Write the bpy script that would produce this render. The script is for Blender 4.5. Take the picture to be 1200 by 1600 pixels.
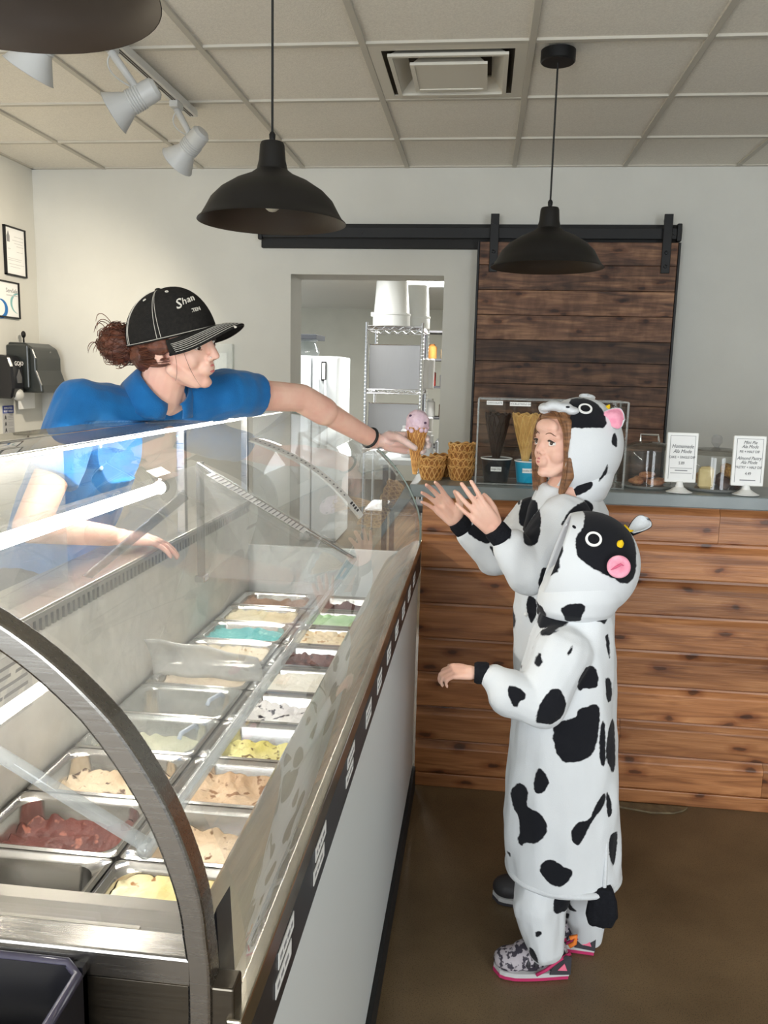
import bpy, bmesh, math, random
import numpy as np
from mathutils import Vector, Matrix, Euler, noise

random.seed(7); np.random.seed(7)
for o in list(bpy.data.objects): bpy.data.objects.remove(o)
S = bpy.context.scene
COL = S.collection
PI = math.pi

# ------------------------------------------------------------------ camera
EYE = Vector((0, 0, 1.52)); F = 1290.0
CR = np.array([[0.99275891, 0.11776861, 0.02367062],
               [0.04244396, -0.15955747, -0.98627578],
               [-0.1123755, 0.98013875, -0.16340067]])
cd = bpy.data.cameras.new('camera'); cam = bpy.data.objects.new('camera', cd); COL.objects.link(cam)
cd.sensor_fit = 'VERTICAL'; cd.sensor_height = 36; cd.sensor_width = 27; cd.lens = F/1600*36
cd.clip_start = .02
cam.matrix_world = Matrix(((CR[0][0], -CR[1][0], -CR[2][0], EYE.x),
                           (CR[0][1], -CR[1][1], -CR[2][1], EYE.y),
                           (CR[0][2], -CR[1][2], -CR[2][2], EYE.z), (0, 0, 0, 1)))
S.camera = cam

def at(px, py, Y=None, X=None, Z=None):
    """real point in the room seen at a photo pixel, at a known distance"""
    d = Vector(CR.T @ np.array([(px-600)/F, (py-800)/F, 1.0]))
    if Y is not None: k = Y/d.y
    elif X is not None: k = X/d.x
    else: k = (Z-EYE.z)/d.z
    return EYE + d*k

# ------------------------------------------------------------------ world, daylight, exposure
S.view_settings.view_transform = 'Standard'; S.view_settings.look = 'None'
S.view_settings.gamma = 1; S.view_settings.use_curve_mapping = False
S.view_settings.exposure = 0.0
try:
    S.cycles.transparent_max_bounces = 24; S.cycles.max_bounces = 10; S.cycles.sample_clamp_indirect = 6
except Exception: pass
wd = bpy.data.worlds.new('sky'); S.world = wd; wd.use_nodes = True
bg = wd.node_tree.nodes['Background']; bg.inputs[0].default_value = (.82, .91, 1, 1); bg.inputs[1].default_value = 1.5

def area(name, loc, rot, sx, sy, power, col=(1, 1, 1)):
    l = bpy.data.lights.new(name, 'AREA'); l.shape = 'RECTANGLE'; l.size = sx; l.size_y = sy
    l.energy = power; l.color = col
    o = bpy.data.objects.new(name, l); COL.objects.link(o); o.location = loc; o.rotation_euler = rot
    return o
# daylight through the three shop-front windows behind the photographer
DAY = (.90, .955, 1.0)
for wx, ww in ((-1.95, 1.05), (-.75, 1.05), (2.35, 1.35)):
    area('window_daylight', (wx, -2.86, 1.45), (PI/2, 0, 0), ww, 2.1, 71*ww, DAY)
# fluorescent fixtures of the kitchen behind the doorway
area('kitchen_light', (-.15, 8.3, 2.40), (0, 0, 0), 1.2, .5, 120, (1, .99, .95))
area('kitchen_light', (-1.6, 6.4, 2.40), (0, 0, 0), 1.2, .5, 40, (1, .99, .95))

# ------------------------------------------------------------------ material helpers
MATS = {}
class NT:
    def __init__(s, m): s.t = m.node_tree; s.n = s.t.nodes; s.l = s.t.links
    def add(s, ty, **k):
        nd = s.n.new(ty)
        for a, v in k.items():
            if a.startswith('i_'):
                nd.inputs[int(a[2:])].default_value = v
            else: setattr(nd, a, v)
        return nd
    def link(s, a, b): s.l.new(a, b)
def lin(c):
    return tuple(((v/255)/12.92 if v/255 <= .04045 else ((v/255+.055)/1.055)**2.4) for v in c)
def rgb(*c): return lin(c)+(1,)
def mat(name, col=(.8, .8, .8), rough=.5, metal=0., spec=.5, emit=None, es=0., coat=0., sheen=0., sss=0., trans=0.):
    if name in MATS: return MATS[name]
    m = bpy.data.materials.new(name); m.use_nodes = True
    b = m.node_tree.nodes['Principled BSDF']
    b.inputs['Base Color'].default_value = tuple(col[:3])+(1,)
    b.inputs['Roughness'].default_value = rough; b.inputs['Metallic'].default_value = metal
    b.inputs['Specular IOR Level'].default_value = spec
    b.inputs['Coat Weight'].default_value = coat; b.inputs['Sheen Weight'].default_value = sheen
    if sss: b.inputs['Subsurface Weight'].default_value = sss; b.inputs['Subsurface Radius'].default_value = (.02, .008, .005); b.inputs['Subsurface Scale'].default_value = .4
    if emit: b.inputs['Emission Color'].default_value = tuple(emit)+(1,); b.inputs['Emission Strength'].default_value = es
    MATS[name] = m
    return m
def bsdf(m): return m.node_tree.nodes['Principled BSDF']
def ramp(t, fac, stops):
    r = t.add('ShaderNodeValToRGB'); e = r.color_ramp.elements
    while len(e) < len(stops): e.new(.5)
    for i, (p, c) in enumerate(stops): e[i].position = p; e[i].color = c if len(c) == 4 else tuple(c)+(1,)
    t.link(fac, r.inputs[0]); return r.outputs[0]
def noisy(name, c1, c2, scale=20, rough=.6, detail=4, stretch=(1, 1, 1), bump=0., bscale=None, lo=.35, hi=.65, space='Object', **k):
    """two-tone noise colour with a fine relief"""
    if name in MATS: return MATS[name]
    m = mat(name, c1, rough, **k); t = NT(m); b = bsdf(m)
    tc = t.add('ShaderNodeTexCoord'); mp = t.add('ShaderNodeMapping'); mp.inputs['Scale'].default_value = stretch
    t.link(tc.outputs[space], mp.inputs[0])
    nz = t.add('ShaderNodeTexNoise'); nz.inputs['Scale'].default_value = scale; nz.inputs['Detail'].default_value = detail
    t.link(mp.outputs[0], nz.inputs[0])
    t.link(ramp(t, nz.outputs[0], [(lo, tuple(c1)), (hi, tuple(c2))]), b.inputs['Base Color'])
    if bump:
        n2 = nz
        if bscale:
            n2 = t.add('ShaderNodeTexNoise'); n2.inputs['Scale'].default_value = bscale; n2.inputs['Detail'].default_value = 6
            t.link(mp.outputs[0], n2.inputs[0])
        bp = t.add('ShaderNodeBump'); bp.inputs['Strength'].default_value = bump; bp.inputs['Distance'].default_value = .004
        t.link(n2.outputs[0], bp.inputs['Height']); t.link(bp.outputs[0], b.inputs['Normal'])
    return m
def clear(name, tint=(.96, .98, .97), ior=1.45, rough=.0, film=0., filmcol=(1, 1, 1)):
    """thin clear sheet: what passes straight through plus a Fresnel reflection, and a faint film for smears and painted-in haze"""
    if name in MATS: return MATS[name]
    m = bpy.data.materials.new(name); m.use_nodes = True; t = NT(m); t.n.clear()
    out = t.add('ShaderNodeOutputMaterial'); tr = t.add('ShaderNodeBsdfTransparent'); tr.inputs[0].default_value = tuple(tint)+(1,)
    gl = t.add('ShaderNodeBsdfGlossy'); gl.inputs['Roughness'].default_value = rough
    fr = t.add('ShaderNodeFresnel'); ge = t.add('ShaderNodeNewGeometry'); io = t.add('ShaderNodeMapRange')
    io.inputs[3].default_value = ior; io.inputs[4].default_value = 1/ior      # same reflectance from either face of the thin sheet
    t.link(ge.outputs['Backfacing'], io.inputs[0]); t.link(io.outputs[0], fr.inputs[0])
    mx = t.add('ShaderNodeMixShader')
    t.link(fr.outputs[0], mx.inputs[0]); t.link(tr.outputs[0], mx.inputs[1]); t.link(gl.outputs[0], mx.inputs[2])
    last = mx
    if film:
        df = t.add('ShaderNodeBsdfDiffuse'); df.inputs[0].default_value = tuple(filmcol)+(1,)
        m2 = t.add('ShaderNodeMixShader')
        tc = t.add('ShaderNodeTexCoord'); mp = t.add('ShaderNodeMapping'); mp.inputs['Scale'].default_value = (3, 1, 3)
        nz = t.add('ShaderNodeTexNoise'); nz.inputs['Scale'].default_value = 3; nz.inputs['Detail'].default_value = 5
        t.link(tc.outputs['Object'], mp.inputs[0]); t.link(mp.outputs[0], nz.inputs[0])
        mr = t.add('ShaderNodeMapRange'); mr.inputs[1].default_value = .3; mr.inputs[2].default_value = .75
        mr.inputs[3].default_value = film*.3; mr.inputs[4].default_value = film
        t.link(nz.outputs[0], mr.inputs[0]); t.link(mr.outputs[0], m2.inputs[0])
        t.link(mx.outputs[0], m2.inputs[1]); t.link(df.outputs[0], m2.inputs[2]); last = m2
    t.link(last.outputs[0], out.inputs[0]); MATS[name] = m
    return m
def steel(name, col=(.62, .6, .56), rough=.28, axis=(1, 60, 60), var=.12):
    if name in MATS: return MATS[name]
    m = mat(name, col, rough, metal=1.); t = NT(m); b = bsdf(m)
    tc = t.add('ShaderNodeTexCoord'); mp = t.add('ShaderNodeMapping'); mp.inputs['Scale'].default_value = axis
    nz = t.add('ShaderNodeTexNoise'); nz.inputs['Scale'].default_value = 8; nz.inputs['Detail'].default_value = 3
    t.link(tc.outputs['Object'], mp.inputs[0]); t.link(mp.outputs[0], nz.inputs[0])
    mr = t.add('ShaderNodeMapRange'); mr.inputs[3].default_value = rough-var*.6; mr.inputs[4].default_value = rough+var
    t.link(nz.outputs[0], mr.inputs[0]); t.link(mr.outputs[0], b.inputs['Roughness'])
    return m
def wood(name, dark, mid, light, rough=.5, grain=(1.2, 14, 14), knots=True, contrast=1., rand=.5, saw=False):
    """boards along X: grain stretched along the board, knots, and a tone of its own for every board"""
    if name in MATS: return MATS[name]
    m = mat(name, mid, rough); t = NT(m); b = bsdf(m)
    tc = t.add('ShaderNodeTexCoord'); oi = t.add('ShaderNodeObjectInfo')
    ad = t.add('ShaderNodeVectorMath', operation='MULTIPLY_ADD')
    cx = t.add('ShaderNodeCombineXYZ')
    for k in range(3): t.link(oi.outputs['Random'], cx.inputs[k])
    t.link(cx.outputs[0], ad.inputs[0]); ad.inputs[1].default_value = (37, 11, 23); t.link(tc.outputs['Object'], ad.inputs[2])
    mp = t.add('ShaderNodeMapping'); mp.inputs['Scale'].default_value = grain; t.link(ad.outputs[0], mp.inputs[0])
    nz = t.add('ShaderNodeTexNoise'); nz.inputs['Scale'].default_value = 2.2; nz.inputs['Detail'].default_value = 8; nz.inputs['Distortion'].default_value = 1.2
    t.link(mp.outputs[0], nz.inputs[0])
    col = ramp(t, nz.outputs[0], [(.28, dark), (.5, mid), (.74, light)])
    # fine dark fibres
    mp2 = t.add('ShaderNodeMapping'); mp2.inputs['Scale'].default_value = (grain[0]*2.5, grain[1]*7, grain[2]*7); t.link(ad.outputs[0], mp2.inputs[0])
    n2 = t.add('ShaderNodeTexNoise'); n2.inputs['Scale'].default_value = 2.; n2.inputs['Detail'].default_value = 5; t.link(mp2.outputs[0], n2.inputs[0])
    f2 = ramp(t, n2.outputs[0], [(.35, (.55, .5, .45)), (.55, (1, 1, 1))])
    mu = t.add('ShaderNodeMixRGB', blend_type='MULTIPLY'); mu.inputs[0].default_value = .75*contrast
    t.link(col, mu.inputs[1]); t.link(f2, mu.inputs[2]); c = mu.outputs[0]
    if knots:
        sx_ = t.add('ShaderNodeSeparateXYZ'); t.link(ad.outputs[0], sx_.inputs[0]); cz_ = t.add('ShaderNodeCombineXYZ'); t.link(sx_.outputs[0], cz_.inputs[0]); t.link(sx_.outputs[2], cz_.inputs[1])
        nk = t.add('ShaderNodeTexNoise'); nk.inputs['Scale'].default_value = 18; t.link(cz_.outputs[0], nk.inputs[0])
        mp3 = t.add('ShaderNodeMapping'); mp3.inputs['Scale'].default_value = (4.0, 9.5, 1); t.link(cz_.outputs[0], mp3.inputs[0])
        wk = t.add('ShaderNodeVectorMath', operation='MULTIPLY_ADD'); t.link(nk.outputs['Color'], wk.inputs[0]); wk.inputs[1].default_value = (.22, .22, 0); t.link(mp3.outputs[0], wk.inputs[2])
        vo = t.add('ShaderNodeTexVoronoi'); vo.voronoi_dimensions = '2D'; vo.inputs['Scale'].default_value = 1.; t.link(wk.outputs[0], vo.inputs[0])
        kk = ramp(t, vo.outputs['Distance'], [(.0, (.06, .03, .015)), (.06, (.14, .07, .04)), (.095, (.58, .44, .35)), (.24, (1, 1, 1))])
        mk = t.add('ShaderNodeMixRGB', blend_type='MULTIPLY'); mk.inputs[0].default_value = .85
        t.link(c, mk.inputs[1]); t.link(kk, mk.inputs[2]); c = mk.outputs[0]
    if saw:
        mp4 = t.add('ShaderNodeMapping'); mp4.inputs['Scale'].default_value = (20, 1, 9); mp4.inputs['Rotation'].default_value = (0, .5, 0); t.link(ad.outputs[0], mp4.inputs[0])
        n4 = t.add('ShaderNodeTexNoise'); n4.inputs['Scale'].default_value = .9; n4.inputs['Detail'].default_value = 3; t.link(mp4.outputs[0], n4.inputs[0])
        f4 = ramp(t, n4.outputs[0], [(.38, (.5, .45, .42)), (.56, (1, 1, 1))])
        m4 = t.add('ShaderNodeMixRGB', blend_type='MULTIPLY'); m4.inputs[0].default_value = .6
        t.link(c, m4.inputs[1]); t.link(f4, m4.inputs[2]); c = m4.outputs[0]
    hs = t.add('ShaderNodeHueSaturation')
    mr = t.add('ShaderNodeMapRange'); mr.inputs[3].default_value = 1-rand*.5; mr.inputs[4].default_value = 1+rand*.5
    t.link(oi.outputs['Random'], mr.inputs[0]); t.link(mr.outputs[0], hs.inputs['Value']); t.link(c, hs.inputs['Color'])
    t.link(hs.outputs[0], b.inputs['Base Color'])
    bp = t.add('ShaderNodeBump'); bp.inputs['Strength'].default_value = .25; bp.inputs['Distance'].default_value = .003
    t.link(n2.outputs[0], bp.inputs['Height']); t.link(bp.outputs[0], b.inputs['Normal'])
    return m

# ------------------------------------------------------------------ object helpers
def tag(o, label=None, cat=None, group=None, kind=None):
    if label: o['label'] = label
    if cat: o['category'] = cat
    if group: o['group'] = group
    if kind: o['kind'] = kind
    return o
def thing(name, label, cat, loc=(0, 0, 0), rz=0., group=None, kind=None):
    o = bpy.data.objects.new(name, None); COL.objects.link(o); o.empty_display_size = .05
    o.location = loc; o.rotation_euler = (0, 0, rz)
    return tag(o, label, cat, group, kind)
def wloc(o):
    v = Vector((0, 0, 0))
    while o: v += o.location; o = o.parent
    return v
def link(name, me, m=None, parent=None, world=True, smooth=None):
    """one mesh object; world=True: the mesh is in room coordinates and is moved into its parent's frame"""
    if m is not None:
        for mm in (m if isinstance(m, (list, tuple)) else [m]): me.materials.append(mm)
    o = bpy.data.objects.new(name, me); COL.objects.link(o)
    if parent is not None:
        o.parent = parent
        if world: me.transform(Matrix.Translation(-wloc(parent)))
    if smooth is not None:
        for p in me.polygons: p.use_smooth = True
        if smooth < 3:
            try: me.set_sharp_from_angle(angle=smooth)
            except Exception: pass
    return o
def rebase(o):
    """put a single-mesh thing's origin at the bottom centre of its mesh"""
    co = np.array([v.co[:] for v in o.data.vertices]); lo = co.min(0); hi = co.max(0)
    c = Vector(((lo[0]+hi[0])/2, (lo[1]+hi[1])/2, lo[2]))
    o.data.transform(Matrix.Translation(-c)); o.location = o.location + c
    return o
def copy_tree(o, parent=None, loc=None, rz=None):
    c = o.copy(); COL.objects.link(c); c.parent = parent
    if loc is not None: c.location = loc
    if rz is not None: c.rotation_euler = (0, 0, rz)
    for ch in list(o.children): copy_tree(ch, c)
    return c

class MB:
    """collects shapes into one mesh"""
    def __init__(s): s.bm = bmesh.new()
    def box(s, x0, x1, y0, y1, z0, z1, M=None, bev=0., mi=0):
        vs = [s.bm.verts.new(Vector(p)) for p in ((x0, y0, z0), (x1, y0, z0), (x1, y1, z0), (x0, y1, z0), (x0, y0, z1), (x1, y0, z1), (x1, y1, z1), (x0, y1, z1))]
        fs = [s.bm.faces.new([vs[i] for i in q]) for q in ((3, 2, 1, 0), (4, 5, 6, 7), (0, 1, 5, 4), (1, 2, 6, 5), (2, 3, 7, 6), (3, 0, 4, 7))]
        for f in fs: f.material_index = mi
        if bev:
            es = list({e for f in fs for e in f.edges})
            r = bmesh.ops.bevel(s.bm, geom=es, offset=bev, segments=2, affect='EDGES', profile=.5)
            vs = list({v for f in r['faces'] for v in f.verts} | {v for v in vs if v.is_valid})
            for f in r['faces']: f.material_index = mi
        if M is not None: bmesh.ops.transform(s.bm, matrix=M, verts=[v for v in vs if v.is_valid])
        return s
    def ring(s, pts): return [s.bm.verts.new(Vector(p)) for p in pts]
    def bridge(s, a, b, closed=True, mi=0):
        n = len(a)
        for i in range(n if closed else n-1):
            j = (i+1) % n
            try:
                f = s.bm.faces.new((a[i], a[j], b[j], b[i])); f.material_index = mi
            except ValueError: pass
    def cap(s, r, flip=False, mi=0):
        try:
            f = s.bm.faces.new(r[::-1] if flip else r); f.material_index = mi
        except ValueError: pass
    def tube(s, pts, r, n=8, closed=False, caps=True, mi=0):
        pts = [Vector(p) for p in pts]; rs = r if isinstance(r, (list, tuple)) else [r]*len(pts)
        rings = []; up = None
        for i, p in enumerate(pts):
            if closed: d = pts[(i+1) % len(pts)]-pts[i-1]
            else: d = pts[min(i+1, len(pts)-1)]-pts[max(i-1, 0)]
            if d.length < 1e-9: d = Vector((0, 0, 1))
            d.normalize()
            if up is None:
                up = Vector((0, 0, 1)) if abs(d.z) < .9 else Vector((1, 0, 0))
            a = d.cross(up); 
            if a.length < 1e-6: a = d.orthogonal()
            a.normalize(); b = a.cross(d).normalized(); up = b
            rings.append(s.ring([p+(a*math.cos(t)+b*math.sin(t))*rs[i] for t in [2*PI*k/n for k in range(n)]]))
        for i in range(len(rings)-1): s.bridge(rings[i], rings[i+1], mi=mi)
        if closed: s.bridge(rings[-1], rings[0], mi=mi)
        elif caps: s.cap(rings[0], True, mi); s.cap(rings[-1], False, mi)
        return s
    def cyl(s, p0, p1, r0, r1=None, n=24, mi=0): return s.tube([p0, p1], [r0, r0 if r1 is None else r1], n, mi=mi)
    def lathe(s, prof, n=40, M=None, caps=(False, False), mi=0):
        """profile (r, z) spun about Z"""
        rings = []
        for r, z in prof:
            pts = [Vector((r*math.cos(2*PI*k/n), r*math.sin(2*PI*k/n), z)) for k in range(n)]
            if M is not None: pts = [M @ p for p in pts]
            rings.append(s.ring(pts))
        for i in range(len(rings)-1): s.bridge(rings[i], rings[i+1], mi=mi)
        if caps[0]: s.cap(rings[0], True, mi)
        if caps[1]: s.cap(rings[-1], False, mi)
        return s
    def prism(s, poly, fn0, fn1, mi=0):
        """closed polygon extruded between two placements"""
        a = s.ring([fn0(p) for p in poly]); b = s.ring([fn1(p) for p in poly])
        s.bridge(a, b, mi=mi); s.cap(a, True, mi); s.cap(b, False, mi)
        return s
    def sheet(s, rows, mi=0):
        rr = [s.ring(r) for r in rows]
        for i in range(len(rr)-1): s.bridge(rr[i], rr[i+1], closed=False, mi=mi)
        return s
    def ball(s, c, r, n=12, M=None, mi=0):
        rx, ry, rz = r if isinstance(r, (tuple, list)) else (r, r, r); m = n//2+1
        rings = []
        for i in range(1, m):
            a = PI*i/m
            pts = [Vector((rx*math.sin(a)*math.cos(2*PI*k/n), ry*math.sin(a)*math.sin(2*PI*k/n), rz*math.cos(a))) for k in range(n)]
            rings.append(s.ring([(M @ p if M is not None else p)+Vector(c) for p in pts]))
        for i in range(len(rings)-1): s.bridge(rings[i+1], rings[i], mi=mi)
        for rg, z in ((rings[0], rz), (rings[-1], -rz)):
            p = Vector((0, 0, z)); v = s.bm.verts.new((M @ p if M is not None else p)+Vector(c))
            for k in range(n):
                q = (rg[k], rg[(k+1) % n], v) if z > 0 else (rg[(k+1) % n], rg[k], v)
                f = s.bm.faces.new(q); f.material_index = mi
        return s
    def mesh(s, name='mesh', normals=True):
        if normals: bmesh.ops.recalc_face_normals(s.bm, faces=s.bm.faces[:])
        me = bpy.data.meshes.new(name); s.bm.to_mesh(me); s.bm.free()
        return me
    def build(s, name, m, parent=None, world=True, smooth=None, normals=True):
        return link(name, s.mesh(name, normals), m, parent, world, smooth)
def rbox(name, x0, x1, y0, y1, z0, z1, m, parent=None, bev=.004, world=True, smooth=None):
    return MB().box(x0, x1, y0, y1, z0, z1, bev=bev).build(name, m, parent, world, smooth)
def solidify(o, th, off=0.):
    md = o.modifiers.new('thickness', 'SOLIDIFY'); md.thickness = th; md.offset = off
    return o
def struct(o): o['kind'] = 'structure'; return o
def frame(x, y, z, o):
    """matrix from three axes and an origin"""
    return Matrix(((x[0], y[0], z[0], o[0]), (x[1], y[1], z[1], o[1]), (x[2], y[2], z[2], o[2]), (0, 0, 0, 1)))
def lookframe(fwd, up, o):
    x = Vector(fwd).normalized(); y = Vector(up).cross(x).normalized(); z = x.cross(y)
    return frame(x, y, z, o)
def text(name, body, size, m, M, parent=None, shear=0., depth=.0004, align='CENTER', space=1., xs=1., world=True):
    cu = bpy.data.curves.new(name, 'FONT'); cu.body = body; cu.size = size; cu.align_x = align; cu.align_y = 'CENTER'
    cu.shear = shear; cu.extrude = depth; cu.space_character = space; cu.resolution_u = 2
    ob = bpy.data.objects.new(name, cu); COL.objects.link(ob)
    dg = bpy.context.evaluated_depsgraph_get(); me = bpy.data.meshes.new_from_object(ob.evaluated_get(dg))
    bpy.data.objects.remove(ob); bpy.data.curves.remove(cu)
    me.transform(Matrix.Diagonal((xs, 1, 1, 1))); me.transform(M); me.name = name; me.materials.clear()
    return link(name, me, m, parent, world)

# ---- soft bodies: overlapping tapered limbs and ellipsoids melted into ONE continuous surface
def cap_pts(mb, p0, p1, r0, r1, n=16):
    """a limb: tapered, with round ends"""
    p0 = Vector(p0); p1 = Vector(p1); d = p1-p0
    if d.length < 1e-6: mb.ball(p0, max(r0, r1), n); return
    d.normalize(); a = d.orthogonal().normalized(); b = d.cross(a)
    rings = []
    st = []
    for k in range(1, 4): t = PI/2*(1-k/4.); st.append((p0-d*r0*math.sin(t), r0*math.cos(t)))
    st.append((p0, r0)); st.append((p1, r1))
    for k in range(1, 4): t = PI/2*k/4.; st.append((p1+d*r1*math.sin(t), r1*math.cos(t)))
    for c, r in st: rings.append(mb.ring([c+(a*math.cos(2*PI*k/n)+b*math.sin(2*PI*k/n))*r for k in range(n)]))
    for i in range(len(rings)-1): mb.bridge(rings[i], rings[i+1])
    mb.cap(rings[0], True); mb.cap(rings[-1], False)
def loft(mb, secs, n=32, power=2.):
    """closed tube through sections (cx, cy, cz, rx, ry[, rot])"""
    rings = []
    for s in secs:
        cx, cy, cz, rx, ry = s[:5]; rot = s[5] if len(s) > 5 else 0.
        pts = []
        for k in range(n):
            t = 2*PI*k/n; c, sn = math.cos(t), math.sin(t)
            x = rx*math.copysign(abs(c)**(2/power), c); y = ry*math.copysign(abs(sn)**(2/power), sn)
            pts.append((cx+x*math.cos(rot)-y*math.sin(rot), cy+x*math.sin(rot)+y*math.cos(rot), cz))
        rings.append(mb.ring(pts))
    for i in range(len(rings)-1): mb.bridge(rings[i], rings[i+1])
    mb.cap(rings[0], True); mb.cap(rings[-1], False)
def melt(mb, voxel=.004, smooth=4, factor=.5, disp=None):
    """voxel remesh of the collected shapes, smoothed"""
    bmesh.ops.recalc_face_normals(mb.bm, faces=mb.bm.faces[:])
    me = bpy.data.meshes.new('melt'); mb.bm.to_mesh(me); mb.bm.free()
    ob = bpy.data.objects.new('melt', me); COL.objects.link(ob)
    md = ob.modifiers.new('r', 'REMESH'); md.mode = 'VOXEL'; md.voxel_size = voxel; md.use_smooth_shade = True
    if smooth:
        sm = ob.modifiers.new('s', 'SMOOTH'); sm.iterations = smooth; sm.factor = factor
    dg = bpy.context.evaluated_depsgraph_get()
    out = bpy.data.meshes.new_from_object(ob.evaluated_get(dg))
    bpy.data.objects.remove(ob); bpy.data.meshes.remove(me)
    if disp:
        out.calc_loop_triangles()
        n = len(out.vertices); co = np.empty(n*3); out.vertices.foreach_get('co', co); co = co.reshape(-1, 3)
        no = np.empty(n*3); out.vertices.foreach_get('normal', no); no = no.reshape(-1, 3)
        out.vertices.foreach_set('co', (co+no*disp(co, no)[:, None]).ravel()); out.update()
    for p in out.polygons: p.use_smooth = True
    return out
def chain(mb, pts, rs, n=16):
    for i in range(len(pts)-1): cap_pts(mb, pts[i], pts[i+1], rs[i], rs[i+1], n)
def bez(p0, p1, p2, p3, n=12):
    p0, p1, p2, p3 = map(Vector, (p0, p1, p2, p3)); out = []
    for i in range(n+1):
        t = i/n; out.append(p0*(1-t)**3+p1*3*t*(1-t)**2+p2*3*t*t*(1-t)+p3*t**3)
    return out
# ================================================================== THE ROOM
XL, XR, YF, YB, ZC = -2.645, 3.2, -2.9, 4.76, 2.65
M_wall = noisy('wall_paint', lin((206, 205, 198)), lin((201, 200, 193)), scale=3, rough=.75, bump=.12, bscale=240)
M_kwall = noisy('kitchen_wall_paint', lin((214, 213, 202)), lin((208, 207, 196)), scale=3, rough=.7)
M_tile = noisy('ceiling_tile', lin((236, 231, 220)), lin((224, 219, 208)), scale=160, rough=.95, bump=.35, bscale=260)
M_grid = mat('ceiling_grid', lin((190, 185, 173)), .6)
M_conc = noisy('stained_concrete', lin((90, 74, 52)), lin((126, 106, 78)), scale=2.6, detail=9, rough=.5, bump=.06, bscale=60, lo=.3, hi=.7)
def concrete_flecks():
    t = NT(M_conc); b = bsdf(M_conc); src = b.inputs['Base Color'].links[0].from_socket
    tc = t.add('ShaderNodeTexCoord'); n = t.add('ShaderNodeTexNoise'); n.inputs['Scale'].default_value = 320; n.inputs['Detail'].default_value = 2
    t.link(tc.outputs['Object'], n.inputs[0])
    f = ramp(t, n.outputs[0], [(.34, (.35, .33, .3)), (.45, (1, 1, 1)), (.66, (1, 1, 1)), (.76, (1.5, 1.45, 1.35))])
    mx = t.add('ShaderNodeMixRGB', blend_type='MULTIPLY'); mx.inputs[0].default_value = .8
    t.link(src, mx.inputs[1]); t.link(f, mx.inputs[2]); t.link(mx.outputs[0], b.inputs['Base Color'])
concrete_flecks()
M_black = mat('black_metal', (.006, .006, .0065), .45, spec=.3)
M_blackmatte = mat('black_matte', (.008, .008, .008), .7)
M_white = mat('white_plastic', lin((232, 232, 228)), .4)
M_whitemetal = mat('white_enamel', lin((214, 213, 208)), .4)
M_ink = mat('ink', (.03, .03, .035), .7)
M_greyink = mat('grey_ink', (.25, .25, .26), .7)
M_paper = mat('paper', lin((238, 238, 236)), .7)
M_chrome = mat('chrome', (.75, .75, .76), .12, metal=1.)
M_wire = mat('zinc_wire', (.62, .63, .65), .25, metal=1.)
M_steel = steel('brushed_steel')

fl = struct(rbox('floor', XL-.3, XR+.3, YF-.3, 12.6, -.1, 0, M_conc, bev=0))
MB().prism([(.30, .0), (.42, -.015), (.55, -.02), (.66, -.035), (.74, -.03), (.78, -.015), (.80, .0)],
           lambda p: Vector((p[0], 2.885+p[1]*1.6, -.001)), lambda p: Vector((p[0], 2.885+p[1]*1.6, .006))).build('concrete_patch', noisy('patched_concrete', lin((120, 106, 80)), lin((96, 84, 64)), scale=30, rough=.7, bump=.6), fl)

# back wall with the kitchen doorway
DX0, DX1, DZ, WT = -1.112, -.240, 2.075, .28
wb = MB().box(XL-.1, DX0, YB, YB+WT, 0, ZC).box(DX1, XR+.1, YB, YB+WT, 0, ZC).box(DX0, DX1, YB, YB+WT, DZ, ZC)
struct(wb.build('wall_back', M_wall))
struct(rbox('wall_left', XL-.12, XL, YF, YB, 0, ZC, M_wall, bev=0))
struct(rbox('wall_right', XR, XR+.12, YF, YB, 0, ZC, M_wall, bev=0))
wf = MB()
wins = [(-2.475, -1.425), (-1.275, -.225), (1.675, 3.025)]
xs = [XL-.1]+[v for w in wins for v in w]+[XR+.1]
for i in range(0, len(xs), 2): wf.box(xs[i], xs[i+1], YF-.12, YF, 0, ZC)
for a, b in wins: wf.box(a, b, YF-.12, YF, 0, .4); wf.box(a, b, YF-.12, YF, 2.5, ZC)
struct(wf.build('wall_front', M_wall))
M_pane = clear('window_glass', (.97, .985, .98))
for i, (a, b) in enumerate(wins):
    w = MB()
    for (x0, x1, z0, z1) in ((a, a+.05, .4, 2.5), (b-.05, b, .4, 2.5), (a+.05, b-.05, .4, .45), (a+.05, b-.05, 2.45, 2.5)): w.box(x0, x1, YF-.1, YF-.03, z0, z1)
    wo = struct(w.build('window_%d' % (i+1), M_black))
    MB().box(a+.05, b-.05, YF-.07, YF-.064, .45, 2.45).build('pane', M_pane, wo)
dr_ = struct(rbox('door_1', .25, 1.25, YF, YF+.05, .01, 2.1, mat('door_dark', lin((70, 62, 54)), .5), bev=.004))
MB().tube([(.34, YF+.05, 1.0), (.34, YF+.10, 1.02), (.34, YF+.10, 1.28), (.34, YF+.05, 1.3)], .011, 8).build('handle', M_steel, dr_, smooth=3)
for nm, x0, x1, y0, y1 in (('baseboard_back', -.02, XR, YB-.012, YB), ('baseboard_left', XL, XL+.012, YF, YB), ('baseboard_right', XR-.012, XR, YF, YB-.012)):
    struct(rbox(nm, x0, x1, y0, y1, 0, .1, M_blackmatte, bev=.002))
struct(MB().box(XL+.012, .249, YF, YF+.012, 0, .1).box(1.251, XR-.012, YF, YF+.012, 0, .1).build('baseboard_front', M_blackmatte))

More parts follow.
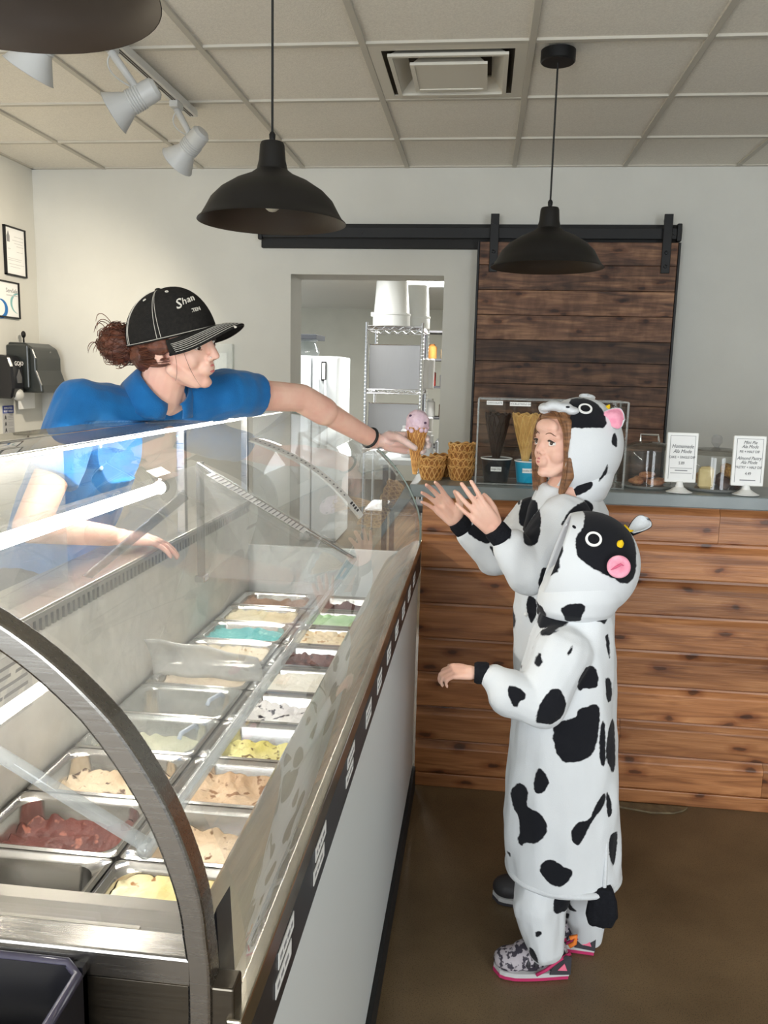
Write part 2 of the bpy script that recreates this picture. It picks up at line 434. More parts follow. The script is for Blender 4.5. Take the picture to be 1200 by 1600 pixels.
# suspended ceiling: a slab, the T-bar grid and every tile
ce = struct(rbox('ceiling', XL-.12, XR+.12, YF-.12, YB+.05, ZC+.06, ZC+.14, M_tile, bev=0))
PX, PY, GX, GY = .581, .585, .118, 3.05
kx = [GX+PX*k for k in range(-5, 6)]; ky = [GY+PY*k for k in range(-11, 3)]
kx = [v for v in kx if XL+.02 < v < XR-.02]; ky = [v for v in ky if YF+.02 < v < YB-.02]
for x in kx: rbox('grid_bar', x-.012, x+.012, YF, YB, ZC-.006, ZC+.02, M_grid, ce, bev=.0015)
ex = [XL]+kx+[XR]; ey = [YF]+ky+[YB]
for j, y in enumerate(ky):
    for i in range(len(ex)-1):
        rbox('grid_bar', ex[i]+(.012 if i else 0), ex[i+1]-(.012 if i < len(ex)-2 else 0), y-.012, y+.012, ZC-.006, ZC+.02, M_grid, ce, bev=.0015)
for a in ((XL, XL+.02, YF, YB), (XR-.02, XR, YF, YB), (XL, XR, YB-.02, YB), (XL, XR, YF, YF+.02)):
    rbox('edge_angle', a[0], a[1], a[2], a[3], ZC-.004, ZC+.02, M_grid, ce, bev=0)
VX0, VX1, VY0, VY1 = kx[[i for i, v in enumerate(kx) if abs(v-GX) < .01][0]-1], GX, GY, GY+PY
tmesh = None
for i in range(len(ex)-1):
    for j in range(len(ey)-1):
        a, b, c, d = ex[i], ex[i+1], ey[j], ey[j+1]
        if abs(a-VX0) < .01 and abs(c-VY0) < .01: continue
        if abs(b-a-PX) < .01 and abs(d-c-PY) < .01:
            if tmesh is None:
                tmesh = MB().box(-PX/2+.006, PX/2-.006, -PY/2+.006, PY/2-.006, .003, .02, bev=.002).mesh('tile'); tmesh.materials.append(M_tile)
            o = bpy.data.objects.new('tile', tmesh); COL.objects.link(o); o.parent = ce; o.location = ((a+b)/2, (c+d)/2, ZC)
        else:
            rbox('tile', a+.006, b-.006, c+.006, d-.006, ZC+.003, ZC+.02, M_tile, ce, bev=.002)

# square step-down air diffuser in its own grid bay
vx, vy = (VX0+VX1)/2, (VY0+VY1)/2
M_vent = mat('vent_enamel', lin((208, 203, 190)), .5)
M_ventin = mat('vent_throat', lin((74, 66, 54)), .9)
vt = thing('ceiling_vent', 'square stepped air diffuser set in the ceiling beside the hanging lamp mount', 'vent', (vx, vy, ZC))
def sqring(parent, name, ro, zo, ri, zi, m, th=.006):
    mb = MB(); rings = []
    for r, z in ((ro, zo), (ri, zi), (ri, zi+th), (ro, zo+th)):
        rings.append(mb.ring([(-r, -r, z), (r, -r, z), (r, r, z), (-r, r, z)]))
    for k in range(4): mb.bridge(rings[k], rings[(k+1) % 4])
    return mb.build(name, m, parent, world=False)
sqring(vt, 'frame', .278, -.004, .235, -.004, M_vent, .012)
sqring(vt, 'throat', .235, 0, .20, .05, M_ventin)
sqring(vt, 'louver', .205, -.010, .155, .034, M_vent)
sqring(vt, 'rim', .214, -.016, .198, -.016, M_vent, .010)
sqring(vt, 'louver', .130, -.014, .10, .022, M_vent)
sqring(vt, 'rim', .140, -.020, .124, -.020, M_vent, .010)
MB().box(-.124, .124, -.124, .124, -.016, -.010).build('center_plate', M_vent, vt, world=False)
MB().box(-.205, .205, -.205, .205, .045, .055).build('throat_plate', M_ventin, vt, world=False)

# ================================================================== KITCHEN seen through the doorway
KZ, KY = 2.45, 12.0
struct(rbox('wall_kitchen_back', -4.2, 2.0, KY, KY+.1, 0, KZ, M_kwall, bev=0))
struct(rbox('wall_kitchen_left', -4.3, -4.2, YB+WT, KY, 0, KZ, M_kwall, bev=0))
struct(rbox('wall_kitchen_right', 1.9, 2.0, YB+WT, KY, 0, KZ, M_kwall, bev=0))
kc = struct(rbox('ceiling_kitchen', -4.3, 2.0, YB+WT, KY+.1, KZ, KZ+.1, mat('kitchen_ceiling_paint', lin((205, 202, 192)), .8), bev=0))
fx = thing('fluorescent_fixture', 'bright fluorescent light fixture on the kitchen ceiling', 'light', (-.15, 8.3, KZ))
rbox('housing', -.80, .50, 8.05, 8.55, KZ-.03, KZ-.001, M_whitemetal, fx)
MB().box(-.77, .47, 8.08, 8.52, KZ-.045, KZ-.031).build('diffuser', mat('lit_diffuser', (1, 1, .97), .5, emit=(1, .98, .93), es=9), fx)

# wire shelving rack with sheet pans and upturned buckets
RX0, RX1, RY0, RY1, RZ = -.985, -.515, 7.0, 7.62, 1.925
rk = thing('wire_rack', 'chrome wire shelving rack standing in the kitchen doorway view', 'rack', ((RX0+RX1)/2, (RY0+RY1)/2, 0))
for x in (RX0, RX1):
    for y in (RY0, RY1):
        p = MB().cyl((x, y, 0), (x, y, RZ+.03), .0125, n=10)
        for k in range(60): p.lathe([(.0125, -.003), (.0142, 0), (.0125, .003)], n=8, M=Matrix.Translation((x, y, .1+k*.0305)))
        p.build('post', M_wire, rk, smooth=.6)
for z in (RZ, 1.40, .88, .36):
    s = MB()
    for (a, b) in (((RX0, RY0), (RX1, RY0)), ((RX1, RY0), (RX1, RY1)), ((RX1, RY1), (RX0, RY1)), ((RX0, RY1), (RX0, RY0))):
        for dz in (0, -.032): s.tube([(a[0], a[1], z+dz), (b[0], b[1], z+dz)], .0045, 6)
        n = 12; pts = []
        for k in range(n+1):
            t = k/n; pts.append((a[0]+(b[0]-a[0])*t, a[1]+(b[1]-a[1])*t, z-.002-(.028 if k % 2 else 0)))
        s.tube(pts, .003, 5)
    for k in range(1, 16): y = RY0+(RY1-RY0)*k/16; s.tube([(RX0, y, z), (RX1, y, z)], .0025, 5)
    s.build('wire_shelf', M_wire, rk)
M_alu = steel('aluminium_sheet', (.40, .40, .41), .5, (40, 1, 1), .1)
for (z0, z1, lab) in ((1.445, 1.775, 'dull aluminium baking sheet standing on the upper rack shelf'), (.93, 1.285, 'dull aluminium baking sheet standing on the lower rack shelf')):
    pn = thing('sheet_pan', lab, 'baking sheet', ((RX0+RX1)/2, RY0+.06, z0-.045))
    rbox('base', RX0+.02, RX1-.02, RY0+.05, RY0+.058, z0-.045, z1, M_alu, pn, bev=.002)
    r = MB()
    r.tube([(RX0+.02, RY0+.05, z0-.042), (RX1-.02, RY0+.05, z0-.042), (RX1-.02, RY0+.05, z1), (RX0+.02, RY0+.05, z1)], .006, 6, closed=True)
    r.build('rolled_rim', M_chrome, pn)
M_bucket = mat('white_bucket', lin((236, 238, 236)), .35)
for (x, y, lab, h, rr) in ((-.80, 7.2, 'larger white bucket turned upside down on the rack', .375, .155), (-.62, 7.50, 'smaller white bucket turned upside down on the rack behind the larger one', .37, .125)):
    b = thing('bucket', lab, 'bucket', (x, y, RZ+.005))
    MB().lathe([(rr, 0), (rr*1.03, .004), (rr*1.03, .09), (rr*.99, .1), (rr*.86, h), (rr*.8, h+.006), (0.001, h+.006)], 36, caps=(True, False)).build('body', M_bucket, b, world=False, smooth=.5)
    MB().lathe([(rr*1.02, .09), (rr*1.07, .095), (rr*1.07, .11), (rr, .112)], 36).build('rim', M_bucket, b, world=False, smooth=.5)
    MB().box(-rr*1.14, -rr*1.0, -.02, .02, .085, .12).build('handle_lug', M_bucket, b, world=False)
# white refrigerator with a scale-like dark tray on top
M_fridge = mat('fridge_white', lin((222, 226, 228)), .35)
fr = thing('refrigerator', 'white upright refrigerator in the kitchen', 'refrigerator', (-1.72, 7.2, 0))
FT, FXR, FXS = at(505, 556, Y=7.19).z, at(527, 580, Y=7.19).x, at(487, 580, Y=7.19).x
rbox('body', FXS-.62, FXR, 7.25, 7.9, .02, FT, M_fridge, fr, bev=.012)
rbox('door', FXS-.62, FXS-.006, 7.19, 7.25, .05, FT, M_fridge, fr, bev=.01)
d2 = rbox('door', FXS+.006, FXR, 7.19, 7.25, .05, FT-.015, M_fridge, fr, bev=.01)
for x in (FXS+.055, FXS+.12): MB().tube([(x, 7.19, FT-.20), (x+.012, 7.14, FT-.24), (x+.03, 7.14, FT-.75), (x+.01, 7.19, FT-.79)], .012, 8).build('handle', M_fridge, d2, smooth=3)
ca, cb2 = at(503, 565, Y=7.19), at(510, 595, Y=7.19)
rbox('clip', ca.x, cb2.x, 7.165, 7.19, cb2.z, ca.z, M_black, d2, bev=.004)
rbox('notepad', ca.x+.008, cb2.x-.006, 7.160, 7.166, cb2.z+.012, ca.z-.012, M_paper, d2, bev=.002)
tr = thing('dark_tray', 'dark flat tray resting on glass jar above the refrigerator', 'tray', (-1.72, 7.4, 1.6))
TA, TB = at(498, 523, Y=7.3), at(498, 531, Y=7.3)
rbox('tray_top', TA.x-.45, TA.x, 7.2, 7.6, TB.z, TA.z, mat('slate', (.05, .055, .065), .4), tr)
MB().lathe([(.085, 0), (.10, .03), (.065, .12), (.085, TB.z-FT-.0)], 24, M=Matrix.Translation((TA.x-.11, 7.4, FT+.001)), caps=(True, True)).build('jar', clear('jar_glass', (.8, .84, .85), film=.15), tr, smooth=.6)
# second shelving unit with kitchen goods at the right of the doorway
sh = thing('storage_shelf', 'dark storage shelving with kitchen goods behind the wire rack', 'shelf', (-.3, 8.6, 0))
M_dark = mat('dark_steel', (.05, .05, .055), .5)
for x in (-.62, .25):
    for y in (8.62, 9.0): rbox('post', x-.015, x+.015, y-.015, y+.015, 0, 2.0, M_dark, sh, bev=0)
for z in (.35, .8, 1.1, 1.42, 1.7, 1.98): rbox('board', -.635, .265, 8.6, 9.02, z-.02, z, M_dark, sh, bev=0)
cols = [('amber', (.45, .2, .05)), ('brown', (.16, .07, .03)), ('white', (.7, .7, .68)), ('silver', (.45, .46, .48)), ('red', (.4, .05, .04)), ('tan', (.5, .36, .2))]
k = 0
for z in (1.1, 1.42, 1.7):
    for x in (-.54, -.40, -.27, -.13):
        nm, c = cols[(k*5+2) % 6]; k += 1; h = .12+.1*((k*37) % 10)/10
        b = MB().lathe([(.045, 0), (.05, .01), (.05, h*.8), (.03, h*.9), (.03, h)], 14, M=Matrix.Translation((x, 8.75, z)), caps=(True, True)).build('storage_jar', mat('jar_'+nm, c, .4), None, smooth=.6)
        rebase(b); tag(b, '%s storage jar on the %s dark kitchen shelf' % (nm, {1.1: 'lowest', 1.42: 'middle', 1.7: 'highest'}[z]), 'jar', 'jars on the kitchen shelving')
# plastic-bagged tubs on the side of the rack and a white prep table below
for (z, h) in ((1.405, .26), (.885, .26)):
    mb = MB()
    for q in range(3): mb.lathe([(.05, 0), (.06, .01), (.065, h), (.055, h+.01)], 18, M=Matrix.Translation((-.58+.04*q, 7.48+.03*q, z)), caps=(True, True))
    o = rebase(mb.build('cup_sleeve', mat('milky_plastic', lin((205, 205, 205)), .3, spec=.6), None, smooth=.5))
    tag(o, 'milky sleeve of stacked plastic cups on the %s rack shelf' % ('upper' if z > 1 else 'lower'), 'cup sleeve')
pt = thing('prep_table', 'white topped prep table behind the ice cream cone', 'table', (-.4, 6.4, 0))
rbox('table_top', -.75, .3, 6.1, 6.75, .86, .90, M_fridge, pt)
for x in (-.7, .25):
    for y in (6.15, 6.7): rbox('leg', x-.02, x+.02, y-.02, y+.02, 0, .86, M_dark, pt, bev=0)
rbox('under_shelf', -.7, .25, 6.15, 6.7, .5, .52, M_dark, pt, bev=0)
for i, (x, h, c) in enumerate(((-.42, .2, 'milky_plastic'), (-.55, .24, 'milky_plastic'), (-.285, .15, 'chrome'))):
    o = rebase(MB().lathe([(.055, 0), (.06, .008), (.062, h*.85), (.05, h*.9), (.05, h)], 18, M=Matrix.Translation((x, 6.35, .90)), caps=(True, True)).build('canister', MATS[c], None, smooth=.5))
    tag(o, ['short milky canister on the white prep table', 'tall milky canister on the white prep table', 'shiny chrome canister on the white prep table'][i], 'canister')

# ================================================================== BARN DOOR on its track
M_barn = wood('reclaimed_wood', lin((56, 38, 30)), lin((104, 74, 56)), lin((146, 110, 82)), rough=.65, grain=(1.4, 12, 12), contrast=.7, rand=1.0, saw=True)
BX0, BX1, BY0, BY1, BZ1 = -.052, .992, 4.655, 4.70, 2.243
bd = thing('barn_door', 'sliding barn door of dark reclaimed horizontal planks on a black track', 'door', ((BX0+BX1)/2, BY1, .03))
rbox('backing', BX0, BX1, BY0+.018, BY1, .03, BZ1, M_blackmatte, bd, bev=0)
for x in (BX0-.008, BX1-.002): rbox('edge_strip', x, x+.012, BY0-.004, BY1, .03, BZ1, M_black, bd, bev=.002)
edges = [BZ1, 2.123, 1.992, 1.860, 1.727, 1.612, 1.49, 1.385, 1.265, 1.14, 1.01, .88, .75, .62, .49, .36, .23, .10, .03]
rs = random.Random(3)
for a, b in zip(edges[1:], edges[:-1]):
    d = rs.uniform(-.003, .003)
    rbox('plank', BX0+.005, BX1-.004, BY0+d, BY0+.02, a+.0012, b-.0012, M_barn, bd, bev=.002)
for x in (.005, .905):
    h = rbox('strap_hanger', x, x+.045, BY0-.014, BY0-.004, 2.085, 2.385, M_black, bd, bev=.002)
    MB().lathe([(.022, 0), (.022, .02), (.001, .02)], 20, M=Matrix.Translation((x+.022, BY0-.006, 2.352)) @ Matrix.Rotation(PI/2, 4, 'X') @ Matrix.Translation((0, 0, -.01)), caps=(True, False)).build('wheel', M_black, h)
    for z in (2.12, 2.19): MB().lathe([(.010, 0), (.008, .006), (.001, .007)], 10, M=Matrix.Translation((x+.022, BY0-.014, z)) @ Matrix.Rotation(PI/2, 4, 'X'), caps=(True, False)).build('bolt', M_black, h)
tk = thing('barn_door_track', 'long black sliding door track on a black header board', 'track', (-.14, YB, 2.28))
rbox('header_board', -1.275, 1.005, YB-.035, YB, 2.215, 2.345, M_blackmatte, tk, bev=.003)
rbox('rail', -1.275, 1.005, 4.668, 4.676, 2.262, 2.318, M_black, tk, bev=.002)
for x in (-1.24, -.7, -.15, .45, .97):
    MB().cyl((x, 4.664, 2.29), (x, YB-.03, 2.29), .011, n=10).build('standoff', M_black, tk)
for x in (-1.265, .99): rbox('end_stop', x-.012, x+.012, 4.655, 4.69, 2.25, 2.34, M_black, tk)

# ================================================================== LEFT WALL FITTINGS
def wallframe(label, y0, y1, z0, z1, paint):
    t = thing('picture_frame', label, 'picture frame', (XL, (y0+y1)/2, z0))
    m = MB()
    for a in ((y0, y0+.008, z0, z1), (y1-.008, y1, z0, z1), (y0, y1, z0, z0+.008), (y0, y1, z1-.008, z1)): m.box(XL, XL+.016, a[0], a[1], a[2], a[3])
    m.build('frame', M_black, t)
    rbox('sheet', XL+.004, XL+.008, y0+.006, y1-.006, z0+.006, z1-.006, M_paper, t, bev=0)
    paint(t, y0, y1, z0, z1)
    return t
def lft(y, z, s=1.): return frame((0, 1, 0), (0, 0, 1), (1, 0, 0), (XL+.0085, y, z))
def p_cert(t, y0, y1, z0, z1):
    MB().prism([(-.012, 0), (.012, 0), (.014, .03), (0, .06), (-.014, .03)], lambda p: Vector((XL+.008, y0+.04+p[0], z1-.085+p[1])), lambda p: Vector((XL+.009, y0+.04+p[0], z1-.085+p[1]))).build('crest', M_greyink, t)
    for i, (a, b, z) in enumerate(((.10, .19, .05), (.08, .19, .07), (.10, .18, .085), (.12, .19, .10), (.03, .06, .12), (.12, .18, .13), (.03, .17, .17), (.03, .16, .18), (.04, .19, .20), (.05, .15, .215))):
        rbox('text_line', XL+.008, XL+.0088, y0+a, y0+b, z1-z-.0025, z1-z, mat('pale_ink', (.55, .55, .55), .8), t, bev=0)
wallframe('framed certificate with a small dark crest on the left wall', 4.425, 4.635, 2.02, 2.285, p_cert)
def p_safe(t, y0, y1, z0, z1):
    text('lettering', 'ServSafe', .034, M_greyink, lft(4.475, z1-.05), t)
    rbox('text_line', XL+.008, XL+.0088, 4.42, 4.53, z1-.078, z1-.072, mat('pale_ink'), t, bev=0)
    def swoosh(cy, cz, r, w, m):
        a = [(cy+r*math.cos(q), cz+r*.75*math.sin(q)) for q in [PI*.35+PI*1.15*i/18 for i in range(19)]]
        b = [(cy+(r-w*math.sin(PI*i/18))*math.cos(q), cz+(r-w*math.sin(PI*i/18))*.75*math.sin(q)) for i, q in enumerate([PI*.35+PI*1.15*i/18 for i in range(19)])]
        mb = MB(); mb.sheet([[(XL+.0085, *p) for p in a], [(XL+.0085, *p) for p in b]]); mb.build('swoosh', m, t)
    swoosh(4.53, 1.87, .075, .02, mat('teal_ink', lin((130, 180, 182)), .7))
    swoosh(4.34, 1.835, -.06, .03, mat('blue_ink', lin((30, 110, 180)), .7))
wallframe('framed food safety poster with blue and teal swooshes on the left wall', 4.29, 4.545, 1.785, 1.985, p_safe)
M_smoke = mat('smoked_plastic', (.022, .026, .025), .28, spec=.6)
pd = thing('paper_towel_dispenser', 'smoked black paper towel dispenser on the left wall', 'dispenser', (XL, 4.56, 1.37))
prof = [(0, 1.375), (.20, 1.375), (.195, 1.42), (.165, 1.50), (.165, 1.57), (.145, 1.625), (.10, 1.652), (0, 1.655)]
MB().prism(prof, lambda p: Vector((XL+p[0], 4.42, p[1])), lambda p: Vector((XL+p[0], 4.70, p[1]))).build('cover', M_smoke, pd)
for o in [pd.children[0]]:
    bv = o.modifiers.new('b', 'BEVEL'); bv.width = .012; bv.segments = 3
rbox('side_rib', XL, XL+.13, 4.40, 4.42, 1.40, 1.64, M_smoke, pd, bev=.008)
MB().ball((XL+.04, 4.52, 1.70), (.012, .016, .02), 12).cyl((XL+.04, 4.52, 1.65), (XL+.04, 4.52, 1.69), .005, n=8).build('key', M_black, pd, smooth=3)
rbox('paper_tail', XL+.03, XL+.034, 4.45, 4.62, 1.28, 1.39, M_paper, pd, bev=0)
MB().lathe([(.010, 0), (.010, .002)], 14, M=Matrix.Translation((XL+.152, 4.60, 1.60)) @ Matrix.Rotation(PI/2, 4, 'Y'), caps=(True, True)).build('emblem', mat('grey_emblem', (.12, .12, .12), .4), pd)
sd = thing('soap_dispenser', 'black push soap dispenser with white lettering beside the towel dispenser', 'dispenser', (XL, 4.36, 1.34))
MB().prism([(0, 1.345), (.09, 1.345), (.105, 1.40), (.10, 1.52), (.08, 1.575), (0, 1.585)], lambda p: Vector((XL+p[0], 4.285, p[1])), lambda p: Vector((XL+p[0], 4.395, p[1]))).build('case', mat('black_gloss', (.01, .01, .012), .2), sd)
sd.children[0].modifiers.new('b', 'BEVEL').width = .01
text('lettering', 'GOJO', .034, M_paper, frame((0, 1, 0), (0, 0, 1), (1, 0, 0), (XL+.1035, 4.35, 1.535)), sd)
MB().prism([(-.02, 0), (.02, 0), (.024, .03), (.0, .075), (-.024, .03)], lambda p: Vector((XL+.103, 4.345+p[0], 1.43+p[1])), lambda p: Vector((XL+.107, 4.345+p[0], 1.43+p[1]))).build('window', mat('grey_emblem'), sd)
MB().ball((XL+.09, 4.35, 1.365), (.03, .034, .034), 20).build('push_button', mat('grey_push', lin((180, 180, 176)), .4), sd, smooth=3)
hs = thing('hand_washing_notice', 'small blue and grey hand washing notice under the soap dispenser', 'notice', (XL, 4.39, 1.15))
rbox('card', XL, XL+.003, 4.335, 4.445, 1.14, 1.302, mat('notice_grey', lin((165, 165, 165)), .6), hs, bev=0)
rbox('heading', XL+.003, XL+.0036, 4.335, 4.445, 1.26, 1.302, mat('notice_blue', lin((40, 60, 140)), .6), hs, bev=0)
text('lettering', 'EMPLOYEES', .016, M_paper, frame((0, 1, 0), (0, 0, 1), (1, 0, 0), (XL+.004, 4.39, 1.288)), hs)
text('lettering', 'MUST WASH', .016, M_paper, frame((0, 1, 0), (0, 0, 1), (1, 0, 0), (XL+.004, 4.39, 1.27)), hs)
for i in range(3):
    z = 1.235-.035*i
    MB().prism([(-.010, -.012), (0, -.004), (.010, -.012), (.005, .008), (0, .014), (-.005, .008)], lambda p: Vector((XL+.003, 4.36+p[0], z+p[1])), lambda p: Vector((XL+.0038, 4.36+p[0], z+p[1]))).build('pictogram', M_ink, hs)
    for q in range(3): rbox('text_line', XL+.003, XL+.0036, 4.385, 4.435, z+.006-.009*q, z+.0085-.009*q, M_greyink, hs, bev=0)
# clear wall pocket on the back wall, partly behind the server's face
wp = thing('wall_pocket', 'clear acrylic wall pocket on the back wall behind the server', 'holder', (-1.43, YB, 1.45))
M_acryl = clear('clear_acrylic', (.97, .985, .98), ior=1.4)
a = at(344, 610, Y=YB); b = at(366, 538, Y=YB)
MB().box(a.x-.06, b.x, YB-.04, YB-.036, a.z, b.z).box(b.x-.004, b.x, YB-.04, YB, a.z, b.z).box(a.x-.06, b.x, YB-.04, YB, a.z, a.z+.004).build('shell', clear('cloudy_acrylic', (.95, .97, .97), film=.25), wp)
rbox('switch_plate', a.x-.03, a.x+.045, YB-.008, YB, a.z+.08, b.z-.05, M_white, wp)
# ================================================================== BOARDED BAR COUNTER
M_pine = wood('stained_pine', lin((128, 80, 47)), lin((168, 112, 70)), lin((194, 137, 91)), rough=.36, grain=(1.2, 15, 15), contrast=.3, rand=.4)
CY = 2.912; CX0, CX1 = -.195, 2.1
ct = thing('bar_counter', 'bar counter clad in stained knotty pine boards under a grey slab', 'counter', ((CX0+CX1)/2, CY, 0))
rbox('carcass', CX0, CX1, CY+.02, CY+.20, 0, 1.10, M_blackmatte, ct, bev=0)
rbox('base_board', CX0, CX1, CY-.012, CY+.02, 0, .052, M_pine, ct, bev=.003)
rr = random.Random(5)
prof = [(.02, 0), (-.006, 0), (-.012, .006), (-.012, .098), (-.009, .104), (.004, .120), (.006, .1305), (.02, .1305)]
for k in range(8):
    z = .053+.1312*k
    js = [CX0, rr.uniform(.15, 1.6), CX1]
    if k == 1: js[1] = .545
    for a, b in zip(js[:-1], js[1:]):
        MB().prism(prof, lambda p: Vector((a+.0006, CY+p[0], z+p[1])), lambda p: Vector((b-.0006, CY+p[0], z+p[1]))).build('board', M_pine, ct)
M_slab = noisy('grey_slab', lin((128, 136, 136)), lin((112, 120, 121)), scale=6, detail=6, rough=.28, spec=.5)
SZ = 1.146
sl = MB().box(-.24, 2.14, 2.862, 3.17, 1.101, SZ, bev=.004).build('worktop_slab', M_slab)
rebase(sl); tag(sl, 'smooth grey slab top of the boarded bar counter', 'worktop')

# ================================================================== LAMPS
M_shade = mat('black_shade', (.008, .0072, .0065), .5, spec=.35)
M_shadein = mat('bronze_shade_inside', (.03, .019, .012), .45)
def pendant(X, Y, Z, label):
    t = thing('pendant_lamp', label, 'lamp', (X, Y, Z), group=None)
    out = [(.030, .205), (.033, .198), (.036, .16), (.042, .135), (.06, .122), (.10, .105), (.14, .08), (.165, .055), (.180, .028), (.192, .008), (.200, .002), (.202, -.002)]
    MB().lathe(out, 56, caps=(True, False)).build('shade', M_shade, t, world=False, smooth=.7)
    inn = [(.201, -.002), (.190, .006), (.176, .026), (.160, .053), (.136, .077), (.096, .101), (.05, .118), (.001, .122)]
    MB().lathe(inn, 56).build('shade_lining', M_shadein, t, world=False, smooth=.7)
    MB().lathe([(.001, .212), (.008, .212), (.009, .225), (.005, .232)], 14).build('cord_grip', M_black, t, world=False, smooth=.7)
    MB().cyl((0, 0, .225), (0, 0, ZC-Z-.03), .0034, n=8).build('cord', M_blackmatte, t, world=False)
    MB().lathe([(.001, ZC-Z-.046), (.056, ZC-Z-.046), (.060, ZC-Z-.042), (.060, ZC-Z-.007)], 32, caps=(False, True)).build('ceiling_canopy', M_black, t, world=False, smooth=.6)
    b = MB().ball((0, 0, .062), (.028, .028, .036), 16).build('bulb', mat('unlit_bulb', lin((190, 185, 170)), .3), t, world=False, smooth=3)
    MB().lathe([(.015, .09), (.015, .13)], 14, caps=(True, True)).build('socket', M_black, b, world=False)
    return t
pendant(-.590, 2.30, 1.925, 'black dome pendant lamp hanging above the ice cream case by the server')
pendant(.211, 3.13, 1.918, 'black dome pendant lamp hanging in front of the barn door')
pendant(-.60, .99, 1.958, 'black dome pendant lamp hanging before the white track spotlights')

tl = thing('light_track', 'white ceiling track carrying three cone spotlights', 'track', (-1.31, 2.75, ZC-.04))
rbox('channel', -1.330, -1.288, 1.75, 3.72, ZC-.036, ZC-.006, M_whitemetal, tl, bev=.003)
for x in (-1.316, -1.306): rbox('slot', x, x+.005, 1.76, 3.70, ZC-.0375, ZC-.036, mat('slot_dark', (.05, .045, .04), .6), tl, bev=0)
M_head = mat('white_lamp_enamel', lin((196, 197, 196)), .4)
def spot(P0, P1, aim, label, power):
    """track head: adapter under the track at P0, arm to the lamp body at P1, cone facing aim"""
    t = thing('track_spotlight', label, 'spotlight', P0)
    rbox('adapter', P0[0]-.018, P0[0]+.018, P0[1]-.035, P0[1]+.035, ZC-.062, ZC-.036, M_head, t, bev=.003)
    P0 = Vector((P0[0], P0[1], ZC-.06)); P1 = Vector(P1); d = Vector(aim).normalized()
    MB().tube([P0, P0+(P1-P0)*.5, P1], [.014, .013, .012], 10).build('arm', M_head, t, smooth=3)
    MB().tube(bez(P0+Vector((.01, 0, 0)), P0+Vector((-.05, -.02, -.07)), P1+Vector((-.05, 0, .03)), P1-d*.02, 14), .003, 6).build('cable', M_head, t, smooth=3)
    q = d.to_track_quat('Z', 'Y').to_matrix().to_4x4(); M = Matrix.Translation(P1) @ q
    M = M @ Matrix.Scale(.86, 4)
    prof = [(.001, -.075), (.032, -.072), (.045, -.058), (.047, -.03), (.047, .0)]
    for k in range(5): prof += [(.050, .004+.011*k), (.050, .009+.011*k), (.046, .011+.011*k)]
    prof += [(.048, .062), (.085, .135), (.088, .137)]
    b = MB().lathe(prof, 36, M=M).build('lamp_housing', M_head, t, smooth=.5)
    MB().lathe([(.086, .136), (.083, .134), (.046, .064), (.001, .06)], 36, M=M).build('reflector', M_white, b, smooth=.5)
    MB().ball(P1+d*.085, .028, 14).build('bulb', mat('lit_spot_bulb', (1, .9, .75), .5, emit=(1, .86, .66), es=12), b, smooth=3)
    l = bpy.data.lights.new('track_spot_light', 'SPOT'); l.energy = power; l.color = (1, .88, .70); l.spot_size = 1.9; l.spot_blend = .8; l.shadow_soft_size = .04
    lo = bpy.data.objects.new('track_spot_light', l); COL.objects.link(lo); lo.location = P1+d*.13; lo.rotation_euler = d.to_track_quat('-Z', 'Y').to_euler()
AIM = (-.88, -.10, -.50)
spot((-1.31, 2.90, 0), at(222, 150, Y=2.98), AIM, 'white cone spotlight on the middle of the ceiling track', 95)
spot((-1.31, 3.52, 0), at(303, 222, Y=3.56), (-.74, .30, -.60), 'white cone spotlight at the free end of the ceiling track', 95)
spot((-1.31, 2.30, 0), at(72, 52, Y=2.42), (-.55, .10, -.82), 'white cone spotlight half hidden behind the big pendant shade', 95)

# ================================================================== ICE CREAM DIPPING CASE
G = [(-.80, 1.395), (-.74, 1.393), (-.66, 1.385), (-.58, 1.370), (-.514, 1.350), (-.44, 1.320), (-.378, 1.284), (-.33, 1.244), (-.286, 1.196), (-.25, 1.145), (-.225, 1.097), (-.207, 1.05), (-.198, 1.0), (-.197, .943)]
Y0, Y1 = .635, 2.86
def catmull(P, n=5):
    out = []
    for i in range(len(P)-1):
        p0, p1, p2, p3 = [Vector(P[max(0, min(len(P)-1, i+k))]) for k in (-1, 0, 1, 2)]
        for k in range(n):
            t = k/n; out.append(.5*((2*p1)+(-p0+p2)*t+(2*p0-5*p1+4*p2-p3)*t*t+(-p0+3*p1-3*p2+p3)*t**3))
    out.append(Vector(P[-1])); return out
GC = catmull(G, 4)
def goff(d):
    out = []
    for i, p in enumerate(GC):
        t = (GC[min(i+1, len(GC)-1)]-GC[max(i-1, 0)]).normalized(); out.append(p+Vector((t.y*-1, t.x))*d*1.0 if False else p+Vector((-t.y, t.x))*d)
    return out
def gz(x):
    for a, b in zip(GC[:-1], GC[1:]):
        if a.x <= x <= b.x: return a.y+(b.y-a.y)*(x-a.x)/(b.x-a.x+1e-9)
    return GC[-1].y
cs = thing('ice_cream_case', 'curved glass ice cream dipping case with stainless trim and pale front', 'display case', (-.55, 1.75, 0))
M_glass = clear('case_glass', (.972, .98, .976), ior=1.5, film=.085, filmcol=(.9, .95, .97))  # pale film paints in the haze of ceiling and wall reflections
gl = MB().sheet([[(p.x, y, p.y) for y in np.linspace(Y0+.04, Y1, 8)] for p in GC]).build('curved_glass', M_glass, cs, smooth=3)
